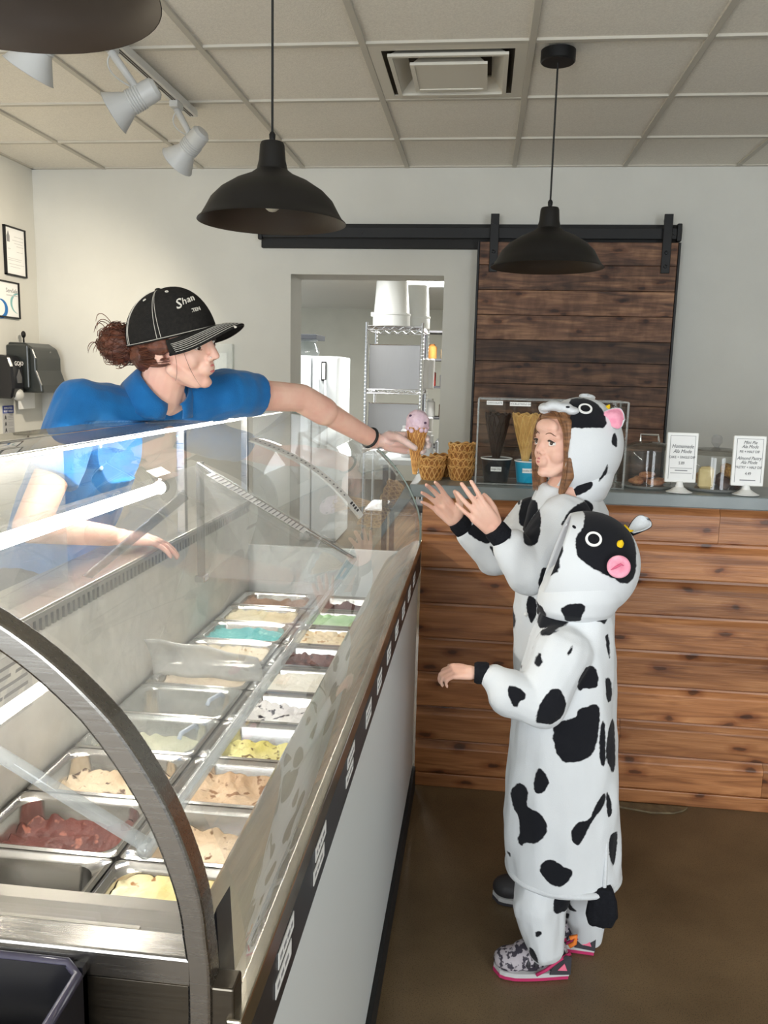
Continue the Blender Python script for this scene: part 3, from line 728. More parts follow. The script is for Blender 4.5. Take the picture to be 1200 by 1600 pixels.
# far glass edge: a bright ground rim
MB().tube([(p.x, Y1, p.y) for p in GC[8:]], .0035, 6).build('glass_edge', mat('glass_edge', lin((150, 165, 160)), .15, spec=.8), cs, smooth=3)
ge = MB(); a = [(p.x, Y1-.012, p.y) for p in goff(-.006)]
ge.prism([(p[0], p[2]) for p in a]+[(-.30, .90), (-.80, .90)], lambda p: Vector((p[0], Y1-.012, p[1])), lambda p: Vector((p[0], Y1-.007, p[1]))).build('end_glass', M_glass, cs)
# near end: stainless arch
arc = MB(); o1 = goff(.004); i1 = goff(-.018)
ins = lambda p: (p.x-.025*max(0, min(1, (1.22-p.y)/.2)), p.y)
poly = [ins(p) for p in o1]+[(-.222, .80), (-.248, .80)]+[ins(p) for p in reversed(i1)]
M_arch = steel('arch_steel', (.30, .285, .265), .24, (2, 60, 60), .1)
arc.prism(poly, lambda p: Vector((p[0], Y0, p[1])), lambda p: Vector((p[0], Y0+.027, p[1])))
ao = arc.build('end_arch', M_arch, cs); bv = ao.modifiers.new('b', 'BEVEL'); bv.width = .003; bv.segments = 2
MB().prism([(p.x, p.y) for p in goff(-.022)]+[(-.222, .99), (-.80, .99)], lambda p: Vector((p[0], Y0+.014, p[1])), lambda p: Vector((p[0], Y0+.019, p[1]))).build('end_glass', clear('end_glass_clear', (.985, .987, .985), ior=1.4), cs)
# near end body
rbox('end_band', -.95, -.235, Y0, Y0+.034, .975, 1.004, MATS['arch_steel'], cs, bev=.003)
rbox('end_panel', -.95, -.198, Y0+.004, Y0+.03, .05, .975, steel('bronze_steel', (.11, .095, .075), .35), cs, bev=.002)
for x in (-.355, -.70): MB().lathe([(.007, 0), (.006, .004), (.001, .0045)], 12, M=Matrix.Translation((x, Y0+.004, .915)) @ Matrix.Rotation(PI/2, 4, 'X'), caps=(True, False)).build('screw', M_chrome, cs)
MB().prism([(-.212, .82), (-.232, .82), (-.236, .99), (-.222, 1.035)], lambda p: Vector((p[0], Y0+.03, p[1])), lambda p: Vector((p[0]+.002, Y0+.065, p[1]))).build('end_gusset', mat('black_gloss'), cs)
# inner deck slope at the near end down to the pans
MB().prism([(Y0+.03, .70), (Y0+.03, 1.0), (Y0+.042, 1.0), (Y0+.055, .885), (.90, .852), (.922, .852), (.932, .80), (.955, .75), (.955, .70)], lambda p: Vector((-.82, p[0], p[1])), lambda p: Vector((-.30, p[0], p[1]))).build('end_slope', steel('slope_steel', (.24, .225, .20), .38), cs)
for x in (-.36, -.62): MB().lathe([(.006, 0), (.001, .004)], 10, M=Matrix.Translation((x, Y0+.14, .874)), caps=(True, False)).build('screw', M_chrome, cs)
# front ledge, trim, label strip, panel and toe kick
M_ledge = steel('ledge_steel', (.50, .46, .38), .2, (60, 1, 1), .1)
MB().prism([(-.196, .945), (-.215, .945), (-.305, .885), (-.318, .868), (-.325, .70), (-.315, .70), (-.305, .862), (-.21, .925), (-.196, .93)], lambda p: Vector((p[0], Y0+.03, p[1])), lambda p: Vector((p[0], Y1, p[1]))).build('front_ledge', M_ledge, cs, smooth=.5)
rbox('front_trim', -.205, -.190, Y0, Y1, .915, .947, M_ledge, cs, bev=.002)
ls = rbox('label_strip', -.205, -.192, Y0, Y1, .838, .915, mat('strip_dark', (.02, .02, .024), .35), cs, bev=.001)
M_panel = mat('panel_pale', lin((234, 239, 240)), .34)
rbox('front_panel', -.215, -.200, Y0+.004, Y1, .09, .838, M_panel, cs, bev=.002)
rbox('toe_kick', -.30, -.188, Y0+.01, Y1+.01, 0, .09, M_blackmatte, cs, bev=.002)
rbox('far_end_panel', -.94, -.205, Y1-.02, Y1, .05, .905, M_panel, cs, bev=0)
def front(y, z, x=-.1915): return frame((0, 1, 0), (0, 0, 1), (1, 0, 0), (x, y, z))
rl = random.Random(11)
for (y, n) in ((.80, 2), (1.0, 2), (1.26, 2), (1.49, 1), (1.66, 1), (1.84, 1), (2.02, 1), (2.2, 1), (2.38, 1), (2.56, 1)):
    for q in range(n):
        z0 = .862+(.026*q if n == 2 else 0); hh = .02 if n == 2 else .036
        fl_ = rbox('flavor_label', -.1915, -.1905, y-.036+.012*q, y+.036+.012*q, z0, z0+hh, M_paper, ls, bev=0)
        for k in range(1 if n == 2 else 2):
            zz = z0+hh*(.5 if n == 2 else (.7-.36*k))
            x = y-.030+.012*q
            while x < y+.024+.012*q:
                w = rl.uniform(.006, .018); MB().box(-.1906, -.1902, x, min(x+w, y+.030+.012*q), zz-.0026, zz+.0026).build('printed_word', M_greyink, fl_); x += w+.005
# operator side, frosted back wall, shelf, posts
M_frost = noisy('frost', lin((246, 244, 238)), lin((230, 228, 222)), scale=14, detail=8, rough=.85, bump=1.0, bscale=26, stretch=(1, 1, 1))
fw = MB(); rows = []
for i in range(14):
    z = .735+.30*i/13; rows.append([(-.826+.006*noise.noise(Vector((y*9, z*9, 3)))+.004*noise.noise(Vector((y*30, z*30, 1))), y, z+(.006*noise.noise(Vector((y*60, 0, 5))) if i == 13 else 0)) for y in np.linspace(Y0+.03, Y1-.015, 120)])
fw.sheet(rows); solidify(fw.build('frosted_back_wall', M_frost, cs, smooth=3), .012, -1)
pr = MB()
for k in range(100):
    y = Y0+.05+k*.0215; pr.box(-.822, -.806, y, y+.011, 1.030, 1.058)
pr.box(-.824, -.804, Y0+.03, Y1-.02, 1.056, 1.066)
pr.build('perforated_rail', steel('rail_steel', (.42, .42, .41), .4), cs)
rbox('rear_deck', -.95, -.806, Y0+.03, Y1-.02, 1.064, 1.072, M_steel, cs, bev=.002)
rbox('rear_panel', -.95, -.935, Y0, Y1, .05, 1.064, M_panel, cs, bev=.002)
rbox('well_floor', -.83, -.31, .94, Y1-.02, .606, .6222, mat('well_dark', (.12, .12, .12), .4), cs, bev=0)
rbox('top_shelf', -.905, -.800, Y0+.02, Y1, 1.384, 1.393, clear('shelf_glass', (.80, .80, .77), ior=1.5, film=.35, filmcol=lin((190, 182, 165))), cs, bev=.001)
rbox('shelf_front_rail', -.802, -.792, Y0+.02, Y1, 1.372, 1.396, M_chrome, cs, bev=.002)
M_led = mat('led_white', (1, 1, 1), .5, emit=(1, .95, .86), es=90)
lt = rbox('light_housing', -.835, -.805, Y0+.06, Y1-.06, 1.366, 1.384, M_whitemetal, cs, bev=.002)
MB().box(-.832, -.808, Y0+.07, Y1-.07, 1.360, 1.3665).build('led_strip', M_led, lt)
lt2 = MB().tube([(-.51, Y0+.05, 1.333), (-.51, 1.27, 1.333)], .0085, 12).build('added_light_tube', mat('added_tube_glow', (1, 1, 1), .5, emit=(1, .96, .88), es=42), cs, smooth=3)  # added glowing tube: stands in for a reflected streak, brightens the frosted wall
for y in (Y0+.045, 1.275): MB().lathe([(.011, -.008), (.011, .008)], 14, M=Matrix.Translation((-.51, y, 1.333)) @ Matrix.Rotation(PI/2, 4, 'X'), caps=(True, True)).build('added_tube_cap', M_whitemetal, lt2)
for y in (Y0+.05, 1.27): MB().cyl((-.51, y, 1.333), (-.51, y, gz(-.51)-.001), .003, n=8).build('added_tube_bracket', M_whitemetal, lt2)
for y in (Y0+.03, 2.21, Y1-.03): rbox('shelf_post', -.835, -.812, y-.011, y+.011, 1.066, 1.384, M_steel, cs, bev=.002)
# clear inner guard over the pans, held by slanted rods
M_guard = clear('guard_acrylic', (.978, .978, .975), ior=1.4, film=.05)
M_rod = clear('acrylic_rod', (.86, .88, .88), ior=1.6, film=.32, filmcol=(.85, .86, .86))
GA, GB = Vector((-.772, 0, 1.262)), Vector((-.333, 0, 1.018))
gp = MB().prism([(-.772, 1.262), (-.333, 1.018), (-.331, 1.022), (-.770, 1.266)], lambda p: Vector((p[0], .77, p[1])), lambda p: Vector((p[0], 2.2, p[1]))).build('inner_guard', M_guard, cs)
MB().tube([(-.333, .765, 1.018), (-.333, 2.205, 1.018)], .0085, 10).build('guard_rail', M_rod, gp, smooth=3)
MB().tube([(-.772, .775, 1.264), (-.333, .775, 1.020)], .008, 10).build('guard_rail', M_rod, gp, smooth=3)
MB().tube([(-.772, 2.2, 1.264), (-.333, 2.2, 1.020)], .0055, 8).build('guard_rod', M_steel, gp, smooth=3)
MB().tube([(-.772, 2.188, 1.268), (-.333, 2.188, 1.024)], .004, 8).build('guard_rod', M_chrome, gp, smooth=3)
MB().box(-.776, -.765, 2.19, 2.225, .945, 1.27).build('guard_post', clear('smoky_bar', (.72, .73, .73), film=.3, filmcol=(.5, .5, .5)), cs)
rbox('guard_foot', -.785, -.755, 2.188, 2.228, .93, .95, M_chrome, cs)
MB().box(-.774, -.325, 2.236, 2.239, .935, 1.02).prism([(-.774, 1.02), (-.325, 1.02), (-.774, 1.262)], lambda p: Vector((p[0], 2.236, p[1])), lambda p: Vector((p[0], 2.239, p[1]))).build('partition', clear('partition_acrylic', (.955, .96, .955), ior=1.4, film=.10), cs)
a, b = at(285, 765, X=-.80), at(128, 900, X=-.80)
w = Vector((0, .0, -.028))
MB().prism([(a.y, a.z), (b.y, b.z), (b.y+.03, b.z-.012), (a.y+.03, a.z-.03)], lambda p: Vector((-.80, p[0], p[1])), lambda p: Vector((-.794, p[0], p[1]))).build('lid_arm', clear('smoky_bar'), cs)
# milky lid flap standing across the rear row of pans
fp = MB(); rows = []
for i in range(9):
    t = i/8; z = .760+.107*t; rows.append([(-.798+.283*q/16, 1.915-.05*t*t+.006*math.sin(q*.9), z-.03*(q/16)**2*t-.002*(q/16)) for q in range(17)])
fp.sheet(rows); o = solidify(fp.build('lid_flap', clear('milky_lid', (.80, .80, .79), ior=1.45, rough=.1, film=.85, filmcol=(.9, .9, .88)), cs, smooth=3), .004)
rbox('sliding_door', -.862, -.858, Y0+.05, 1.62, 1.072, 1.366, clear('door_glass', (.92, .94, .94), film=.08), cs, bev=0)

# pans: steel, rounded rectangular, two rows of ten
def rrect(hx, hy, r, n=5):
    pts = []
    for (cx, cy, a0) in ((hx-r, hy-r, 0), (-hx+r, hy-r, PI/2), (-hx+r, -hy+r, PI), (hx-r, -hy+r, 1.5*PI)):
        for k in range(n+1): a = a0+PI/2*k/n; pts.append((cx+r*math.cos(a), cy+r*math.sin(a)))
    return pts
def pan_mesh(hx, hy):
    mb = MB(); prof = [(0, .002, .006), (0, -.004, .006), (0, .0, .006), (.006, .004, .012), (.014, .0, .022), (.017, -.004, .03), (.022, -.13, .03)]
    rings = []
    for ins, z, r in prof: rings.append(mb.ring([(x, y, z) for x, y in rrect(hx-ins, hy-ins, r+.004)]))
    for i in range(len(rings)-1): mb.bridge(rings[i], rings[i+1])
    mb.cap(rings[-1], True)
    me = mb.mesh('pan'); me.materials.append(steel('pan_steel', (.60, .59, .57), .2, (8, 8, 8), .06))
    for p in me.polygons: p.use_smooth = True
    me.set_sharp_from_angle(angle=.7)
    return me
PM = {'L': pan_mesh(.128, .0885), 'R': pan_mesh(.108, .0885)}
HX = {'L': .128, 'R': .108}; PXC = {'L': -.675, 'R': -.435}
def cream(seed, hx, hy, level, amp, dig, flat=False):
    """scooped ice cream surface: ridged height field inside the rounded pan"""
    mb = MB(); N, Mm = 34, 26; rg = random.Random(seed); ox = rg.uniform(0, 50)
    gx, gy = rg.uniform(-.3, .5)*hx, rg.uniform(-.4, .4)*hy
    rows = []
    for i in range(N+1):
        row = []
        for j in range(Mm+1):
            u = -1+2*i/N; v = -1+2*j/Mm
            x = u*(hx-.019)*(1-.06*v**6); y = v*(hy-.019)*(1-.08*u**6)
            p = Vector((x*16+ox, y*16, seed))
            n1 = noise.noise(p); n2 = abs(noise.noise(p*2.3)); n3 = noise.noise(p*6)
            z = level+amp*(n1*.9+.7*n2+.25*n3)
            z -= dig*math.exp(-(((x-gx)/(.5*hx))**2+((y-gy)/(.45*hy))**2))
            z += .012*(max(abs(u), abs(v))**6)*(.6+n2)
            row.append((x, y, min(z, -.006)))
        rows.append(row)
    mb.sheet(rows); return mb
def icemat(nm, c1, c2, c3=None, sc=45):
    m = noisy('ice_'+nm, lin(c1), lin(c2), scale=sc*.25, detail=8, rough=.5, bump=.8, bscale=sc*2, spec=.4)
    if c3:
        t = NT(m); b = bsdf(m); src = b.inputs['Base Color'].links[0].from_socket
        tc = t.add('ShaderNodeTexCoord'); n = t.add('ShaderNodeTexNoise'); n.inputs['Scale'].default_value = sc; n.inputs['Detail'].default_value = 2
        t.link(tc.outputs['Object'], n.inputs[0]); f = ramp(t, n.outputs[0], [(.60, (0, 0, 0)), (.66, (1, 1, 1))])
        mx = t.add('ShaderNodeMixRGB'); t.link(f, mx.inputs[0]); t.link(src, mx.inputs[1]); mx.inputs[2].default_value = rgb(*c3); t.link(mx.outputs[0], b.inputs['Base Color'])
    return m
FL = [  # row, slot, colours, chips, level, amp, dig, words
 ('R', 0, (240, 222, 150), (250, 240, 205), (170, 120, 70), -.02, .010, .0, 'pale lemon ice cream with brown flecks'),
 ('R', 1, (214, 190, 160), (232, 212, 186), (120, 84, 54), -.045, .014, .02, 'beige ice cream with small chocolate bits'),
 ('R', 2, (196, 164, 130), (222, 194, 162), (140, 100, 66), -.025, .014, .01, 'tan caramel ice cream in curls'),
 ('R', 3, (222, 212, 120), (240, 232, 168), (110, 90, 40), -.045, .018, .03, 'yellow green ice cream dug into clumps'),
 ('R', 4, (228, 224, 224), (240, 238, 236), (40, 30, 44), -.03, .012, .0, 'white ice cream with dark berry pieces'),
 ('R', 5, (236, 232, 220), (226, 220, 206), None, -.02, .008, .0, 'smooth ivory ice cream'),
 ('R', 6, (110, 58, 44), (78, 38, 30), (60, 26, 22), -.03, .014, .01, 'dark chocolate ice cream'),
 ('R', 7, (228, 206, 164), (238, 222, 190), (186, 140, 80), -.02, .014, .0, 'cream ice cream with toffee pieces'),
 ('R', 8, (168, 208, 158), (194, 224, 182), None, -.02, .012, .0, 'mint green ice cream'),
 ('R', 9, (88, 36, 30), (60, 24, 22), None, -.03, .012, .0, 'deep red brown ice cream at the far end'),
 ('L', 1, (112, 52, 42), (86, 38, 32), (150, 90, 74), -.05, .016, .02, 'reddish brown chocolate ice cream scraped low'),
 ('L', 2, (206, 180, 146), (226, 206, 176), (90, 62, 44), -.045, .016, .02, 'light brown ice cream with chips and a scooped hollow'),
 ('L', 3, (222, 216, 178), (236, 230, 200), None, -.045, .014, .02, 'pale vanilla ice cream under a clear lid'),
 ('L', 4, (214, 188, 140), (196, 164, 116), None, -.085, .02, .03, 'nearly finished caramel ice cream under a clear lid'),
 ('L', 5, (206, 190, 166), (220, 206, 184), None, -.04, .012, .0, 'oat coloured ice cream behind the milky lid flap'),
 ('L', 6, (232, 218, 188), (240, 230, 206), (190, 160, 120), -.02, .010, .0, 'cream ice cream with faint flecks'),
 ('L', 7, (58, 178, 184), (104, 206, 206), (150, 226, 224), -.025, .012, .01, 'bright turquoise ice cream'),
 ('L', 8, (234, 220, 178), (242, 232, 200), None, -.02, .010, .0, 'butter yellow ice cream'),
 ('L', 9, (150, 116, 92), (172, 138, 112), None, -.03, .012, .0, 'milk chocolate brown ice cream'),
]
RZ0 = .752
YP = lambda k: 1.055+.1805*k
for i, (row, k, c1, c2, c3, lv, am, dg_, words) in enumerate(FL):
    t = thing('ice_cream_pan', 'steel pan of '+words, 'ice cream pan', (PXC[row], YP(k), RZ0-.134), group='ice cream pans in the dipping case')
    o = bpy.data.objects.new('pan', PM[row]); COL.objects.link(o); o.parent = t; o.location = (0, 0, .134)
    ic = cream(i+3, HX[row], .0885, lv, am, dg_).build('ice_cream', icemat('%s%d' % (row, k), c1, c2, c3), t, world=False, smooth=3)
    ic.location = (0, 0, .134)
t = thing('ice_cream_pan', 'empty dark steel pan beside the lemon ice cream', 'ice cream pan', (PXC['L'], YP(0), RZ0-.134), group='ice cream pans in the dipping case')
o = bpy.data.objects.new('pan', PM['L']); COL.objects.link(o); o.parent = t; o.location = (0, 0, .134)
# clear lids with little grips on two pans of the rear row
for k, lab in ((3, 'clear plastic lid with grip over the pale vanilla pan'), (4, 'clear plastic lid with grip over the nearly finished caramel pan')):
    t = thing('pan_lid', lab, 'lid', (PXC['L'], YP(k), RZ0+.0035))
    MB().prism(rrect(.122, .083, .02), lambda p: Vector((p[0], p[1], 0)), lambda p: Vector((p[0], p[1], .003))).build('sheet', clear('lid_clear', (.93, .95, .95), film=.10), t, world=False)
    MB().tube([(.075, -.03, .003), (.078, -.025, .014), (.092, .02, .014), (.095, .028, .003)], .005, 8).build('grip', clear('grip_plastic', (.8, .85, .95), film=.6, filmcol=(.8, .88, .98)), t, world=False, smooth=3)

# paper lists stuck on the glass and inside the case
def onglass(name, label, y, w, xa, xb, d=.0025, lines=22, flip=False):
    t = thing(name, label, 'price list', (xa, y, gz(xa)+d))
    P = [p for p in goff(d) if xa <= p.x <= xb]
    MB().sheet([[(p.x, y-w/2, p.y), (p.x, y+w/2, p.y)] for p in P]).build('paper', M_paper, t, smooth=3)
    # printed rows
    P2 = [p for p in goff(d+.0006) if xa <= p.x <= xb]
    L = [0.]
    for a, b in zip(P2[:-1], P2[1:]): L.append(L[-1]+(b-a).length)
    def pos(s):
        for i in range(len(L)-1):
            if L[i] <= s <= L[i+1]: return P2[i].lerp(P2[i+1], (s-L[i])/(L[i+1]-L[i]+1e-9))
        return P2[-1]
    rg = random.Random(4)
    for k in range(lines):
        s0 = L[-1]*(.03+.80*k/lines); h = L[-1]*.8/lines
        p, q = pos(s0), pos(s0+h*.30); wl, wr = w*rg.uniform(.08, .2), w*rg.uniform(.05, .2)
        MB().sheet([[(p.x, y-wl, p.y), (p.x, y+wr, p.y)], [(q.x, y-wl, q.y), (q.x, y+wr, q.y)]]).build('printed_word', M_greyink, t)
    p, q = pos(L[-1]*.87), pos(L[-1]*.96)
    for e in range(4):
        r0, r1 = p.lerp(q, e/4), p.lerp(q, e/4+.16)
        MB().sheet([[(r0.x, y-w*.32+.006*(e % 2), r0.y), (r0.x, y+w*.3, r0.y)], [(r1.x, y-w*.32+.006*(e % 2), r1.y), (r1.x, y+w*.3, r1.y)]]).build('bold_heading', M_ink, t)
    return t
onglass('flavor_strip', 'long curved white flavour list taped to the case glass', 1.93, .056, -.56, -.268)
onglass('flavor_strip', 'short white flavour list taped near the far edge of the case glass', 2.80, .035, -.36, -.268, lines=9)
hl = thing('flavor_sheet', 'white ruled flavour sheet lying on the clear inner guard', 'paper', (-.6, 2.13, 1.17))
gd = (GB-GA).normalized(); gn = Vector((gd.z, 0, -gd.x))*-1
if gn.z < 0: gn = -gn
g0 = Vector((-.72, 2.13, 1.262-.052*.556+.012))
hp = lambda s, y, e=0: Vector((g0.x+gd.x*s, y, g0.z+gd.z*s))+gn*(.004+e)
MB().sheet([[hp(0, 2.105), hp(0, 2.165)], [hp(.30, 2.105), hp(.30, 2.165)]]).build('paper', M_paper, hl)
for k in range(24): MB().sheet([[hp(.01+.012*k, 2.108, .0006), hp(.01+.012*k, 2.162, .0006)], [hp(.0135+.012*k, 2.108, .0006), hp(.0135+.012*k, 2.162, .0006)]]).build('ruled_line', M_greyink, hl)
NX = -.011
fs = thing('flavor_notice', 'upside-down paper notice headed ice cream flavors on the frosted wall', 'notice', (-.80, 1.3, .93))
rbox('paper', -.803, -.8018, 1.16, 1.385, .895, 1.015, mat('notice_paper', lin((214, 214, 212)), .7), fs, bev=0)
fm = lambda y, z: frame((0, -1, 0), (0, 0, -1), (1, 0, 0), (-.8015, y, z))
text('heading', 'ICE CREAM FLAVORS', .018, M_ink, fm(1.29, .907), fs)
for k, w in enumerate(('Butter Pecan', 'Mint Chip', 'Cookie Dough', 'Black Cherry', 'Vanilla Bean')): rbox('text_line', -.8018, -.8012, 1.37-.011*len(w), 1.37, .925+.017*k, .931+.017*k, M_greyink, fs, bev=0)
fs.location.x += NX
tq = [at(248, 738, X=x) for x in np.linspace(-.77, -.70, 141)]
tg = min(tq, key=lambda p: abs(p.z-(1.266-.556*(p.x+.772))))          # where the sloping guard is seen there
nt = thing('name_tag', 'small cream name tag lying on the clear inner guard', 'tag', tg)
up_ = lambda s, y, e: Vector((tg.x+gd.x*s, tg.y+y, tg.z+gd.z*s))+gn*e
MB().prism([(-.014, -.045), (.014, -.045), (.014, .045), (-.014, .045)], lambda p: up_(p[0], p[1], .0002), lambda p: up_(p[0], p[1], .0014)).build('card', mat('tag_cream', lin((226, 218, 200)), .7), nt)
for q in range(4):
    a0 = .005+.009*q; MB().prism([(-.004, a0), (.004+.003*(q % 2), a0), (.004+.003*(q % 2), a0+.005), (-.004, a0+.005)], lambda p: up_(p[0], p[1], .0014), lambda p: up_(p[0], p[1], .0018)).build('pen_mark', M_ink, nt)

# black holder with napkins hung on the near end of the case
nh = thing('napkin_holder', 'black plastic holder with white napkins on the case end', 'holder', (-.47, .56, .785))
M_hold = mat('black_holder', (.012, .012, .016), .22, spec=.6)
hb = MB(); hb.box(-.70, -.334, .625, .633, .80, 0.99).box(-.70, -.334, .50, .508, .80, 0.97).box(-.70, -.334, .50, .633, .80, .808).box(-.342, -.334, .50, .633, .80, 0.98).box(-.70, -.692, .50, .633, .80, 0.98)
hb.build('tray', M_hold, nh)
MB().tube([(-.70, .504, 0.972), (-.350, .504, 0.972), (-.338, .512, 0.974), (-.336, .62, 0.985), (-.350, .63, 0.989), (-.70, .63, 0.989)], .005, 8).build('rim', mat('violet_rim', (.05, .045, .075), .12, spec=.8), nh, smooth=3)
for q in range(4): rbox('napkin', -.69, -.365-.01*q, .512, .60-.01*q, .808+.03*q, .836+.03*q, M_paper, nh, bev=.006)
nh.location.y += .003
# ================================================================== ON THE COUNTER
M_waffle = noisy('waffle', lin((226, 180, 112)), lin((204, 150, 82)), scale=30, rough=.6, bump=.3)
M_wafshell = noisy('waffle_web', lin((176, 120, 60)), lin((148, 94, 42)), scale=30, rough=.6, bump=.3)
M_paleshell = noisy('waffle_pale_web', lin((206, 160, 92)), lin((190, 142, 78)), scale=30, rough=.6, bump=.3)
M_waffledark = noisy('waffle_pale', lin((226, 186, 118)), lin((206, 160, 92)), scale=30, rough=.6, bump=.3)
M_choc = noisy('chocolate_waffle', lin((52, 32, 26)), lin((38, 22, 18)), scale=30, rough=.5, bump=.3)
def waffle_mesh(prof, nr, m, ridge=.0018, twist=1.2, rings=True, wavy=0.):
    """thin wafer wall with raised crossing ridges; prof = (r, z) from bottom to top"""
    P = catmull([Vector(p) for p in prof], 4); mb = MB(); n = 40
    def pt(i, a, off=0.):
        r, z = P[i]; r += off
        if wavy: z += wavy*math.sin(a*9)*(i/(len(P)-1))
        return Vector((r*math.cos(a), r*math.sin(a), z))
    for off in (-.0012, .0012):
        mb.sheet([[pt(i, 2*PI*k/n, off) for k in range(n+1)] for i in range(len(P))], mi=1)
    for s in (-1, 1):
        for k in range(nr):
            a0 = 2*PI*k/nr
            mb.tube([pt(i, a0+s*twist*i/(len(P)-1), .0016) for i in range(len(P))], ridge, 4)
    mb.tube([pt(len(P)-1, 2*PI*k/n) for k in range(n)], ridge*1.3, 5, closed=True)
    me = mb.mesh('waffle'); me.materials.append(m); me.materials.append({'waffle': M_wafshell, 'waffle_pale': M_paleshell}.get(m.name, m))
    return me
bowl_me = waffle_mesh([(.031, 0), (.035, .003), (.041, .021), (.046, .042), (.049, .052)], 15, M_waffle, .0024, .9, wavy=.003)
mbb = MB(); mbb.lathe([(.001, .001), (.032, .001)], 26); floor_me = mbb.mesh('wafer_floor'); floor_me.materials.append(M_wafshell)
def bowl(x, y, z, rz, label, grp='waffle bowls on the counter', tilt=0.):
    t = thing('waffle_bowl', label, 'waffle bowl', (x, y, z), rz, grp); t.rotation_euler = (tilt, 0, rz)
    for nm, me in (('wall', bowl_me), ('base', floor_me)):
        o = bpy.data.objects.new(nm, me); COL.objects.link(o); o.parent = t
BA, BB, BC = at(724, 750, Z=SZ), at(674, 749, Z=SZ), at(676, 729, Z=SZ)
for k in range(4): bowl(BA.x-.010+.002*(k % 2), BA.y, SZ+.001+.027*k, k*1.3, ['lowest', 'second lowest', 'second highest', 'topmost'][k]+' waffle bowl in the tall stack beside the acrylic case', tilt=.03 if k > 2 else 0)
for k in range(2): bowl(BB.x, BB.y, SZ+.001+.027*k, .4+k, ['lower', 'upper'][k]+' waffle bowl in the short stack behind the raised hands')
for k in range(2): bowl(-.14+.002*k, 3.135, SZ+.001+.027*k, k*.7, ['lower', 'upper'][k]+' waffle bowl in the rear stack behind the ice cream cone')

# clear display box with sample cones
AX0, AX1, AY0, AY1, AZ1 = -.012, .498, 2.925, 3.09, 1.447
ab = thing('acrylic_display_box', 'clear acrylic display box holding sample cones and cups', 'display box', ((AX0+AX1)/2, (AY0+AY1)/2, SZ))
M_ac = clear('box_acrylic', (.975, .985, .982), ior=1.4)
M_edge = clear('acrylic_edge', (.86, .88, .88), ior=1.5, film=.35, filmcol=(.9, .92, .92))
for nm, b in (('front_panel', (AX0, AX1, AY0, AY0+.004, SZ+.001, AZ1)), ('back_panel', (AX0, AX1, AY1-.004, AY1, SZ+.001, AZ1)), ('side_panel', (AX0, AX0+.004, AY0+.004, AY1-.004, SZ+.001, AZ1)), ('side_panel', (AX1-.004, AX1, AY0+.004, AY1-.004, SZ+.001, AZ1)), ('base_panel', (AX0+.004, AX1-.004, AY0+.004, AY1-.004, SZ+.001, SZ+.006)), ('shelf', (AX0+.004, AX1-.004, 3.054, AY1-.004, 1.288, 1.292))):
    MB().box(*b).build(nm, M_ac, ab)
for (x, y) in ((AX0, AY0), (AX1, AY0), (AX0, AY1), (AX1, AY1)): MB().box(x-.003, x+.003, y-.003, y+.003, SZ+.001, AZ1).build('edge', M_edge, ab)
for z in (SZ+.004, AZ1): MB().tube([(AX0, AY0, z), (AX1, AY0, z), (AX1, AY1, z), (AX0, AY1, z)], .0025, 4, closed=True).build('edge', M_edge, ab)
fr_ = lambda x, z, y=AY0-.0012: frame((1, 0, 0), (0, 0, 1), (0, -1, 0), (x, y, z))
for (x0, x1, z, tx) in ((.016, .072, 1.433, 'CHOCOLATE'), (.096, .168, 1.431, 'DOUBLE/TRIPLE DIP'), (.380, .430, 1.428, '')):
    c = rbox('label', x0, x1, AY0-.0012, AY0-.0004, z-.006, z+.008, M_paper, ab, bev=0)
    if not tx: rbox('text_line', x0+.012, x1-.012, AY0-.0016, AY0-.0012, z-.001, z+.003, M_greyink, c, bev=0); continue
    text('lettering', tx, .0085, M_ink, fr_((x0+x1)/2, z+.001, AY0-.0014), c, depth=.0001)
def cup(x, y, m, rim, label, tx, r=.048, h=.078, ins=.05):
    t = thing('paper_cup', label, 'cup', (x, y, SZ+.0065))
    MB().lathe([(r*.78, 0), (r*.8, .002), (r*1.0, h), (r*.97, h), (r*.76, .006), (.001, .006)], 36, caps=(True, False)).build('wall', m, t, world=False, smooth=.6)
    MB().tube([(r*1.01*math.cos(2*PI*k/36), r*1.01*math.sin(2*PI*k/36), h) for k in range(36)], .0028, 8, closed=True).build('rim', rim, t, world=False, smooth=3)
    MB().lathe([(.001, ins), (r*(.79+.2*ins/h), ins)], 36).build('insert', M_paper if 'blue' in label else m, t, world=False)
    L = rbox('label', -.02, .018, -r*.93-.001, -r*.93+.004, h*.48, h*.48+.016, M_paper, t, bev=0, world=False)
    text('lettering', tx, .0085, M_ink, frame((1, 0, 0), (0, 0, 1), (0, -1, 0), (-.001, -r*.93-.0012, h*.48+.008)), L, depth=.0001, world=False)
    return t
cup(.060, 3.0, mat('cup_black', (.02, .02, .022), .4), M_paper, 'black paper cup with white rim inside the acrylic box', 'Single Dip', .054, .082, .0486)
cup(.172, 3.0, mat('cup_blue', lin((30, 160, 198)), .4), M_paper, 'bright blue paper cup inside the acrylic box', 'Double Dip', .046, .076, .0556)
def cone(name, m, label, loc, h=.17, r=.05):
    me = waffle_mesh([(.004, 0), (r*.30, h*.28), (r*.66, h*.62), (r, h)], 13, m, .0026, 1.6, wavy=.005)
    o = bpy.data.objects.new(name, me); COL.objects.link(o); o.location = loc
    return tag(o, label, 'cone')
cone('chocolate_cone', M_choc, 'dark chocolate waffle cone standing in the black cup', (.058, 3.0, SZ+.055), .19, .043)
cone('waffle_cone', M_waffledark, 'large pale waffle cone standing in the blue cup', (.162, 2.993, SZ+.062), .185, .050)

